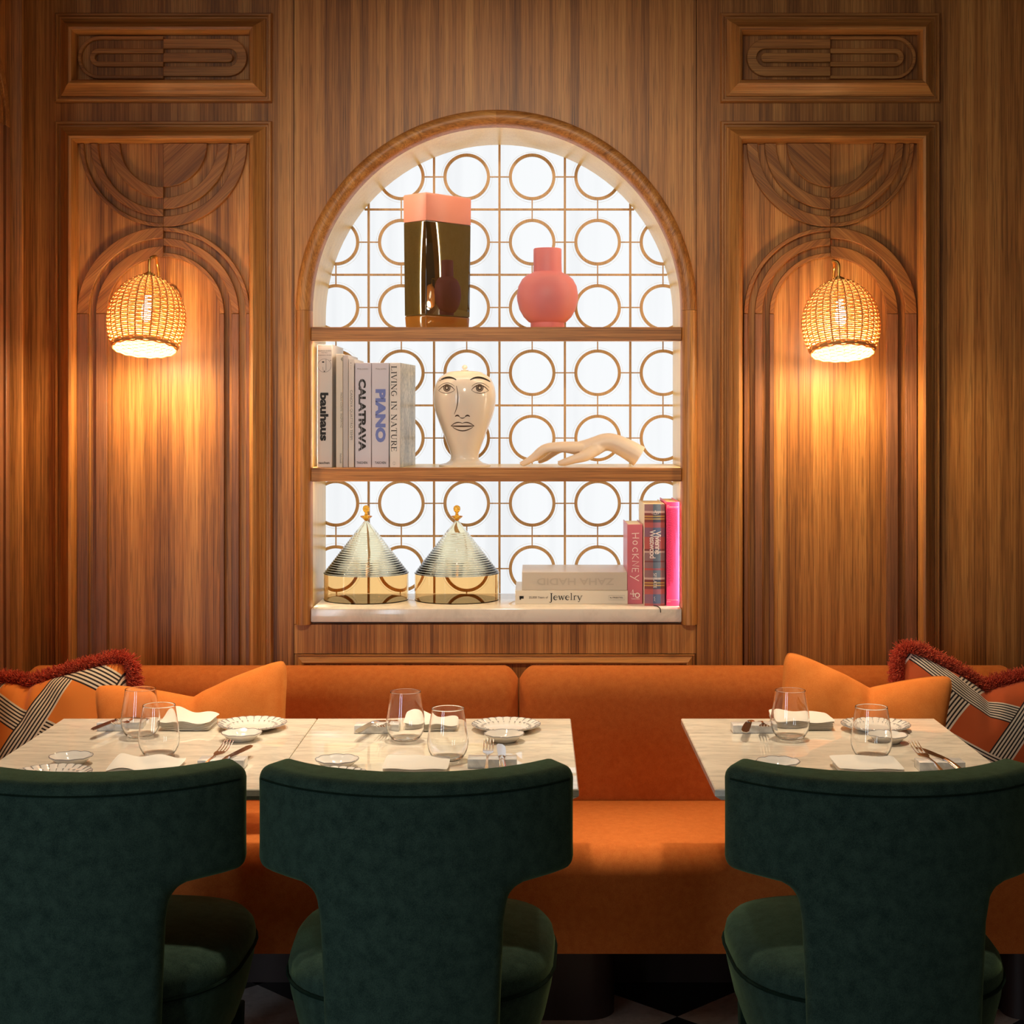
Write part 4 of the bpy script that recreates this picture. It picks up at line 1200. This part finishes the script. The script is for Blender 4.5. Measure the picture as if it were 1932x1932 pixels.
mk('publisher_box', xf(join(ribbon([oe(1052, 1124), oe(1190, 1124), oe(1190, 1162), oe(1052, 1162), oe(1052, 1124)], .0004), ribbon([oe(1062, 1140), oe(1076, 1146)], .0018)), lambda v: v + Vector((0, -.0006, 0))), INKB, bj)
zz1 = zj1 + S((1080 - 922) / 4.6, D1)
bz = book('thick stone grey book lying on top of the white one', X(ex(298), D1), X(ex(1212), D1), D1 + .004, D1 + .225, zj1, zz1, C_STONE, 'two books lying in a pile', lying=True)
flat_text(bz, 'ZAHA HADID', fx(428, 1100), fy(975, 1034), D1, EMB, .02, 'embossed_title', upside=True)
D2 = 4.392
def rbk(label, a, b_, top, D, mat, depth, smat=None, sr=0.0):
    return book(label, X(ex(a), D), X(ex(b_), D), D, D + depth, ZSL, ZSL + S((1215 if D < 4.37 else 1197) / 4.6 - top / 4.6, D), mat, 'upright books at the right of the sill', smat=smat, spine_round=sr)
bh = rbk('dusty pink book with thin white hand-drawn capitals', 1212, 1344, 507, D2, C_DUSTY, .2)
sd = (ZSL - Z(ey(1197), D2)) * -F / D2; oh = Vector(bh.location)
oq = lambda x, y: (X(ex(x), D2) - oh.x, Z(ey(y) + sd, D2) - oh.z)
# hand-drawn capitals, each a few strokes: x across the letter (down the spine), z its height
cap = {'H': [[(0, 1), (.05, 0)], [(.6, 1), (.58, .1)], [(.02, .5), (.62, .52)]], 'O': [oval(.3, .45, .22, .3)], 'C': [arc2(.35, .45, .28, .34, 40, 320)], 'K': [[(0, .95), (.03, .05)], [(.5, .95), (.05, .45), (.62, .05)]],
       'N': [[(0, .05), (.06, .98), (.55, .1), (.62, 1)]], 'E': [[(.5, .9), (.03, .92), (.03, .08), (.5, .05)], [(.03, .5), (.42, .5)]], 'Y': [[(0, 1), (.32, .42)], [(.72, 1), (.1, -.25)]]}
vf, u = [], 0
for ch in 'HOCKNEY':
    for st in cap[ch]: vf.append(ribbon([(u + x, z) for x, z in st], .085))
    u += .86
hv_ = fit_vf(join(*vf), 0, S((1000 - 580) / 4.6, D2), 0, S(82 / 4.6, D2), (oq(1234, 0)[0], -.0006, oq(0, 580)[1]), ux_d, uz_d)
mk('title', hv_, WHITEI, bh)
vf4 = [ribbon([(.42, 0), (.35, 1), (0, .4), (.75, .42)], .13), ribbon([(q[0], q[1]) for q in oval(.95, .22, .28, .3)], .13)]
mk('number_mark', fit_vf(join(*vf4), 0, S(88 / 4.6, D2), 0, S(74 / 4.6, D2), (oq(1234, 0)[0], -.0006, oq(0, 1144)[1]), (1, 0, 0), (0, 0, 1)), WHITEI, bh)
flat_text(bh, 'TASCHEN', fx(1246, 1318), (ey(1146) + sd, ey(1158) + sd), D2, WHITEI, .0, 'publisher_name')
D3 = 4.348
bw = rbk('tartan cloth book with white ornate lettering', 1362, 1538, 332, D3, tartan(), .24, smat=PAPER, sr=.006)
sd3 = (ZSL - Z(ey(1215), D3)) * -F / D3
dyr = -.0052
spine_text(bw, 'Vivienne', (ex(1452), ex(1504)), (ey(565) + sd3, ey(765) + sd3), D3, WHITEI, .015, 'title', .9, dyr)
spine_text(bw, 'Westwood', (ex(1405), ex(1456)), (ey(555) + sd3, ey(800) + sd3), D3, WHITEI, .015, 'title', .9, dyr)
spine_text(bw, 'SFILATE', (ex(1438), ex(1466)), (ey(930) + sd3, ey(1058) + sd3), D3, WHITEI, 0, 'subtitle', 1.1, dyr)
obw = Vector(bw.location); ow = lambda x, y: (X(ex(x), D3) - obw.x, Z(ey(y) + sd3, D3) - obw.z)
def ovw(a, b_, c_, d_): return [ow(a + c_ * math.cos(2 * PI * i / 16), b_ + d_ * math.sin(2 * PI * i / 16)) for i in range(17)]
mk('emblem', xf(join(ribbon(ovw(1454, 410, 12, 13), .0006), ribbon(ovw(1454, 412, 30, 8), .0006), ribbon([ow(1454, 398), ow(1454, 384)], .001), ribbon([ow(1447, 389), ow(1461, 389)], .0006)), lambda v: v + Vector((0, dyr, 0))), WHITEI, bw)
mk('emblem', xf(ribbon([ow(1452, 1132), ow(1444, 1142), ow(1452, 1152), ow(1446, 1164), ow(1454, 1172)], .001), lambda v: v + Vector((0, dyr, 0))), WHITEI, bw)
mk('ribbon_marker', tube([ow_ for ow_ in [Vector((-.006, .0, .001)), Vector((.002, -.008, .0012)), Vector((.006, -.016, .0012)), Vector((.008, -.03, .0012)), Vector((.010, -.057, .0008)), Vector((.0105, -.0668, -.001)), Vector((.011, -.0672, -.010))]], .0013, 5), INK, bw)
D4 = 4.344
bp = rbk('hot pink book with dense tiny red text', 1552, 1664, 311, D4, C_HOT, .23)
sd4 = (ZSL - Z(ey(1215), D4)) * -F / D4; opb = Vector(bp.location); op_ = lambda x, y: (X(ex(x), D4) - opb.x, Z(ey(y) + sd4, D4) - opb.z)
random.seed(3); tv = []
for k in range(19):
    x = 1558 + k * 4.9; y = 373
    end = random.uniform(980, 1050) if k < 12 else random.uniform(520, 900)
    while y < end:
        l_ = random.uniform(6, 22); tv.append(ribbon([op_(x, y), op_(x, min(y + l_, end))], .0008)); y += l_ + random.uniform(3, 6)
tx = mk('tiny_text', xf(join(*tv), lambda v: v + Vector((0, -.0006, 0))), plain('crimson_ink', (170, 24, 70), .6), bp); tx['kind'] = 'stuff'
mk('white_lines', xf(join(*[ribbon([op_(1556, y), op_(x1, y)], .0007) for y, x1 in ((341, 1578), (354, 1655), (1162, 1652), (1178, 1590))]), lambda v: v + Vector((0, -.0006, 0))), WHITEI, bp)

# two glass boxes shaped like cone-roofed huts
def hut(label, px, D=4.50):
    t = thing('glass_box', label, 'jar', (X(px, D), D, ZSL), 0, 'cone-topped amber glass boxes'); q = D / F / 4.83
    R = 384 * q; z = lambda y: (1240 - y) * q * 1.0
    hz = z(1000)
    mk('amber_bowl', lathe([(R, 0), (R, hz), (R - .003, hz), (R - .003, .002), (.001, .002)], 64), G_AMB, t, smooth=True, angle=30)
    out = []
    n = 20; y0, y1, r0, r1 = hz + .001, z(620), R + .001, 95 * q
    for i in range(n):
        f0 = i / n; f1 = (i + .5) / n
        out += [(r0 + (r1 - r0) * f + .0006 * math.sin(2 * PI * k / 5 + .3) , y0 + (y1 - y0) * f + .0007 * math.sin(2 * PI * k / 5 + .3)) for k in range(5) for f in [f0 + k / 5 / n]]
    ap = z(520)
    out += [(r1, y1), (13 * q, ap)]
    inn = [(10 * q * .4, ap - .003), (r1 - .003, y1 - .003), (r0 - .003, y0)]
    mk('ribbed_cone_lid', lathe(out + inn + [out[0]], 64, cap=False), G_YEL, t, smooth=True, angle=80)
    fk = [(.002, ap), (18, 0), (22, 8), (40, 22), (56, 36), (50, 42), (20, 46), (14, 56), (14, 72), (28, 86), (33, 106), (28, 126), (14, 136), (2, 139)]
    fk = [(r * q, ap + h * q) for r, h in fk[1:]]
    mk('knob', lathe([(.001, ap)] + fk, 28), G_FIN, t, smooth=True, angle=50)
    return t


h1 = hut('amber glass box with ribbed cone lid beside the niche jamb', 691)
h2 = dup(h1, (X(862, 4.50), 4.50, ZSL), 'amber glass box with ribbed cone lid, the one nearer the lying books')

# ------------------------------------------------------------------ table settings
def tumbler(label, px, py):
    outer = [(.002, 0), (.022, 0), (.030, .004), (.039, .018), (.0425, .034), (.0425, .046), (.039, .072), (.0354, .095), (.0336, .1078)]
    inner = [(.0326, .1078), (.0345, .095), (.0381, .072), (.0415, .046), (.0414, .035), (.0377, .020), (.029, .0075), (.02, .0062), (.002, .0062)]
    lip = [(.0331 + .0005 * math.cos(PI * q / 6), .1078 + .0005 * math.sin(PI * q / 6)) for q in range(1, 6)]
    prof = dense(outer, 4) + lip + dense(inner, 4)
    p = T(px, py)
    o = mk('tumbler', lathe(prof, 64), GLASS, None, smooth=True, angle=0, loc=p); return tag(o, label, 'glass', 'stemless tumblers')


G = [(765, 1397), (845, 1434), (265, 1391), (300, 1427), (1491, 1394), (1644, 1431)]
GL = ['far tumbler on the middle table beside the cutlery rest', 'near tumbler on the middle table before the folded napkin', 'far tumbler on the left table over the knife and fork', 'near tumbler on the left table behind the crumpled napkin',
      'far tumbler on the right table before a folded napkin', 'near tumbler on the right table, in front of the two plates']
g0 = tumbler(GL[0], *G[0])
for gp, gl in zip(G[1:], GL[1:]): dup(g0, T(*gp), gl)


def fluted(name, label, R, h, nf, px, py, D=None, group='fluted china plates'):
    t = thing(name, label, 'plate', (0, 0, 0), 0, group)
    seg = nf * 8
    def ring(r, z, amp, sc_amp=0.0):
        out = []
        for k in range(seg):
            a = 2 * PI * k / seg; ph = abs(math.sin(nf * a / 2)); rr = r * (1 + sc_amp * (ph - .6)); out.append((rr * math.cos(a), rr * math.sin(a), z + amp * (ph - .5)))
        return out
    inner = [ring(.02 * R, .003, 0), ring(.5 * R, .003, 0), ring(.60 * R, .0035, .0002), ring(.74 * R, .004 + h * .35, .0008, .004), ring(.88 * R, h * .78, .0014, .010), ring(1.0 * R, h, .0012, .016)]
    outer = [ring(.995 * R, h - .0028, .0012, .016), ring(.84 * R, h * .55, .0008, .008), ring(.62 * R, .0012, 0), ring(.58 * R, 0, 0), ring(.02 * R, 0, 0)]
    rings = inner + outer
    V, Fc = loft(rings, cap=True)
    mk('plate_body', (V, Fc), CHINA, t, smooth=True, angle=55)
    e = [Vector(p) for p in ring(1.0 * R, h - .0008, .0012, .016)]
    mk('rim_line', tube(e, .0011, 5, closed=True), CHRIM, t, smooth=True)
    if nf > 14:
        gv = []
        for k in range(nf):
            a = 2 * PI * k / nf
            gv.append(tube([(r * R * math.cos(a), r * R * math.sin(a), z + .0013) for r, z in ((.66, .004 + h * .25), (.80, h * .5), (.9, h * .78), (.99, h - .0006))], .0007, 4))
        gg = mk('flute_lines', join(*gv), CHRIM, t); gg['kind'] = 'stuff'
    p = T(px, py, ZTAB + h); t.location = (p.x, p.y if D is None else D, ZTAB)
    return t


bigs = [(955, 1365, 'fluted dinner plate at the back of the middle table'), (476, 1363, 'fluted dinner plate at the back of the left table'), (1652, 1365, 'fluted dinner plate at the back of the right table'),
        (97, 1457, 'fluted dinner plate at the front of the left table'), (622, 1462, 'fluted dinner plate at the front of the middle table, mostly behind the chair')]
b0 = fluted('dinner_plate', bigs[0][2], .0775, .014, 26, 955, 1365)
for px, py, lb in bigs[1:]:
    p = T(px, py, ZTAB + .014); dup(b0, (p.x, p.y, ZTAB), lb)
smalls = [(951, 1383, 'small bread dish in front of the back plate on the middle table'), (456, 1381, 'small bread dish in front of the back plate on the left table'), (1674, 1385, 'small bread dish in front of the back plate on the right table'),
          (134, 1425, 'small bread dish at the front of the left table'), (636, 1431, 'small bread dish at the front of the middle table'), (1468, 1435, 'small bread dish at the front of the right table')]
s0 = fluted('bread_dish', smalls[0][2], .0435, .018, 9, 951, 1383)
for px, py, lb in smalls[1:]:
    p = T(px, py, ZTAB + .018); dup(s0, (p.x, p.y, ZTAB), lb)


def napkin(label, px0, px1, py_front, depth, layers, puff=0.0, curl=0.0, rz=0.0, seed=1):
    pf = T((px0 + px1) / 2, py_front); w = (px1 - px0) * pf.y / F
    rnd = random.Random(seed); parts = []
    n, m = 26, 16
    t = thing('napkin', label, 'napkin', (pf.x, pf.y + depth / 2, ZTAB), rz, 'folded white napkins')
    th = .0042
    for L_i in range(layers):
        V, Fc = [], []; sh = rnd.uniform(-.003, .003)
        zb_ = .0006 + L_i * th
        def top(u, v):
            e = puff * (L_i + 1) / layers * (math.exp(-((u + .75) / .6) ** 2) * (.15 + .85 * v * v) + .25 * (1 - u * u) * (1 - abs(2 * v - 1) ** 3))
            return e + curl * .0009 * math.sin(5 * u + 3 * v + seed) * (L_i + 1)
        def out(u, v, zz):
            ir = .012
            x = u * (w / 2 - .001 * (layers - L_i)) ; y = (v - .5) * depth
            k = 1 - .04 * (abs(u) ** 6) * (abs(2 * v - 1) ** 6)
            return (x * k + sh, y * k, zz)
        for z_, lo in ((0, True), (th, False)):
            for j in range(m + 1):
                for i in range(n + 1):
                    u, v = -1 + 2 * i / n, j / m
                    edge = min(1 - abs(u), 1 - abs(2 * v - 1)) 
                    rd = th * .5 * (1 - min(1, edge * 9) ** .5)
                    zz = zb_ + (rd if lo else th - rd) + (top(u, v) if (L_i or not lo) else 0)
                    V.append(out(u, v, zz))
        N_ = (n + 1) * (m + 1)
        for j in range(m):
            for i in range(n):
                a = j * (n + 1) + i; Fc.append((a, a + n + 1, a + n + 2, a + 1)); Fc.append((N_ + a, N_ + a + 1, N_ + a + n + 2, N_ + a + n + 1))
        bd = [i for i in range(n + 1)] + [j * (n + 1) + n for j in range(1, m + 1)] + [m * (n + 1) + i for i in range(n - 1, -1, -1)] + [j * (n + 1) for j in range(m - 1, 0, -1)]
        for i in range(len(bd)): a, b_ = bd[i], bd[(i + 1) % len(bd)]; Fc.append((a, b_, N_ + b_, N_ + a))
        mk('folded_layer', (V, Fc), LINEN, t, smooth=True, angle=70)
    return t


napkin('puffed folded napkin at the back of the middle table', 760, 868, 1381, .10, 4, .016, .8, 0, 1)
napkin('folded napkin at the back of the left table with one raised corner', 296, 396, 1380, .115, 5, .014, .6, 0, 2)
napkin('flat square-folded napkin at the back of the right table', 1462, 1578, 1379, .12, 5, .006, .4, 0, 3)
napkin('rumpled napkin at the front of the left table', 196, 330, 1463, .12, 3, .005, 1.4, 0, 4)
napkin('folded napkin at the front of the middle table, before the tumbler', 716, 843, 1466, .12, 4, .003, .3, 0, 5)
napkin('folded napkin at the front of the right table, before the tumbler', 1584, 1712, 1466, .12, 4, .003, .3, 0, 6)

# cutlery rests with a fork and a knife on each
def rest(label, px0, px1, py_front):
    p = T((px0 + px1) / 2, py_front); w = (px1 - px0) * p.y / F
    o = mk('cutlery_rest', box(-w / 2, w / 2, 0, .045, 0, .0185), M_BLOCK, None, bevel=(.0015, 2), loc=(p.x, p.y, ZTAB)); return tag(o, label, 'cutlery rest', 'marble cutlery rests')


RS = [(668, 752, 1384.5, 'marble cutlery rest at the back of the middle table'), (182, 262, 1379.5, 'marble cutlery rest at the back of the left table'), (1383, 1465, 1384, 'marble cutlery rest at the back of the right table'),
      (882, 975, 1450, 'marble cutlery rest at the front of the middle table'), (1735, 1822, 1456, 'marble cutlery rest at the front of the right table'), (372, 460, 1452, 'marble cutlery rest at the front of the left table, behind the chair')]
RL = [rest(l, a, b_, y) for a, b_, y, l in RS]


def make_fork(label):
    t = thing('fork', label, 'fork', (0, 0, 0), 0, 'steel forks')
    def side(y):      # height of the fork along its length: tips curl up
        return .004 + .016 * max(0, (y - .035) / .065) ** 2 if y > .035 else .004 - .0225 * max(0, (-.01 - y) / .11)
    hd = []
    for k in range(4):
        x = -.0095 + .00633 * k
        hd.append(tube([(x * (1.0 if y < .09 else 1.02), y, side(y)) for y in (.048, .06, .075, .088, .1)], [.0014, .0014, .0013, .0012, .0006], 6))
    vf = loft([[(-w, y, side(y) - .001), (w, y, side(y) - .001), (w, y, side(y) + .001), (-w, y, side(y) + .001)] for y, w in ((.012, .003), (.022, .005), (.032, .0095), (.042, .0112), (.052, .0112))])
    mk('fork_head', join(vf, *hd), STEEL, t, smooth=True)
    mk('handle', loft([[(-w, y, side(y) - .0013), (w, y, side(y) - .0013), (w * .6, y, side(y) + .0016), (-w * .6, y, side(y) + .0016)] for y, w in ((-.118, .002), (-.116, .0075), (-.105, .0088), (-.06, .0055), (-.02, .0032), (.014, .003))]), STEEL, t, smooth=True)
    return t


def make_knife(label):
    t = thing('knife', label, 'knife', (0, 0, 0), 0, 'steel knives')
    sl = lambda y: .004 + .09 * 0 - (.0225 * max(0, (-.01 - y) / .11))
    bp_ = [(-.007, .0), (.0075, .0), (.0095, .03), (.0105, .07), (.0095, .095), (.005, .112), (-.004, .118), (-.008, .105), (-.008, .05)]
    V = [(x, y, .0035 + .05 * max(0, y) * .05) for x, y in bp_] + [(x, y, .0052 + .05 * max(0, y) * .05) for x, y in bp_]; n = len(bp_)
    mk('blade', (V, [tuple(range(n))[::-1], tuple(range(n, 2 * n))] + [(i, (i + 1) % n, n + (i + 1) % n, n + i) for i in range(n)]), STEEL, t)
    mk('handle', loft([[(w * math.cos(a), y, sl(y) + .0006 + .0042 * math.sin(a) * (w / .008)) for a in [2 * PI * k / 12 for k in range(12)]] for y, w in ((-.112, .003), (-.108, .0075), (-.09, .0085), (-.03, .0065), (-.002, .0062), (.002, .004))]), STEEL, t, smooth=True)
    return t


f0 = make_fork('fork at the front of the middle table, tines pointing to the wall'); k0 = make_knife('knife at the front of the middle table, blade pointing to the wall')
ZR = ZTAB + .0186
def rp(i, u, v): o = RL[i].location; w = RL[i].dimensions.x; return (o.x - w / 2 + u * w, o.y + v, ZR - .0025)
f0.location = rp(3, .4, .02); k0.location = rp(3, .69, .02); k0.rotation_euler = (0, 0, math.radians(3))
dup(f0, rp(4, .30, .02), 'fork at the front of the right table, tines pointing to the wall', math.radians(7)); dup(k0, rp(4, .62, .02), 'knife at the front of the right table beside the fork', math.radians(16))
dup(f0, rp(5, .28, .02), 'fork at the front of the left table, tines above the chair back', math.radians(-9)); dup(k0, rp(5, .62, .02), 'knife at the front of the left table, curved tip above the chair back', math.radians(-14))
for i, nm in ((0, 'middle'), (1, 'left'), (2, 'right')):
    dup(f0, rp(i, .72, .025), 'fork on the cutlery rest at the back of the %s table' % nm, math.radians(176)); dup(k0, rp(i, .4, .025), 'knife on the cutlery rest at the back of the %s table' % nm, math.radians(168))
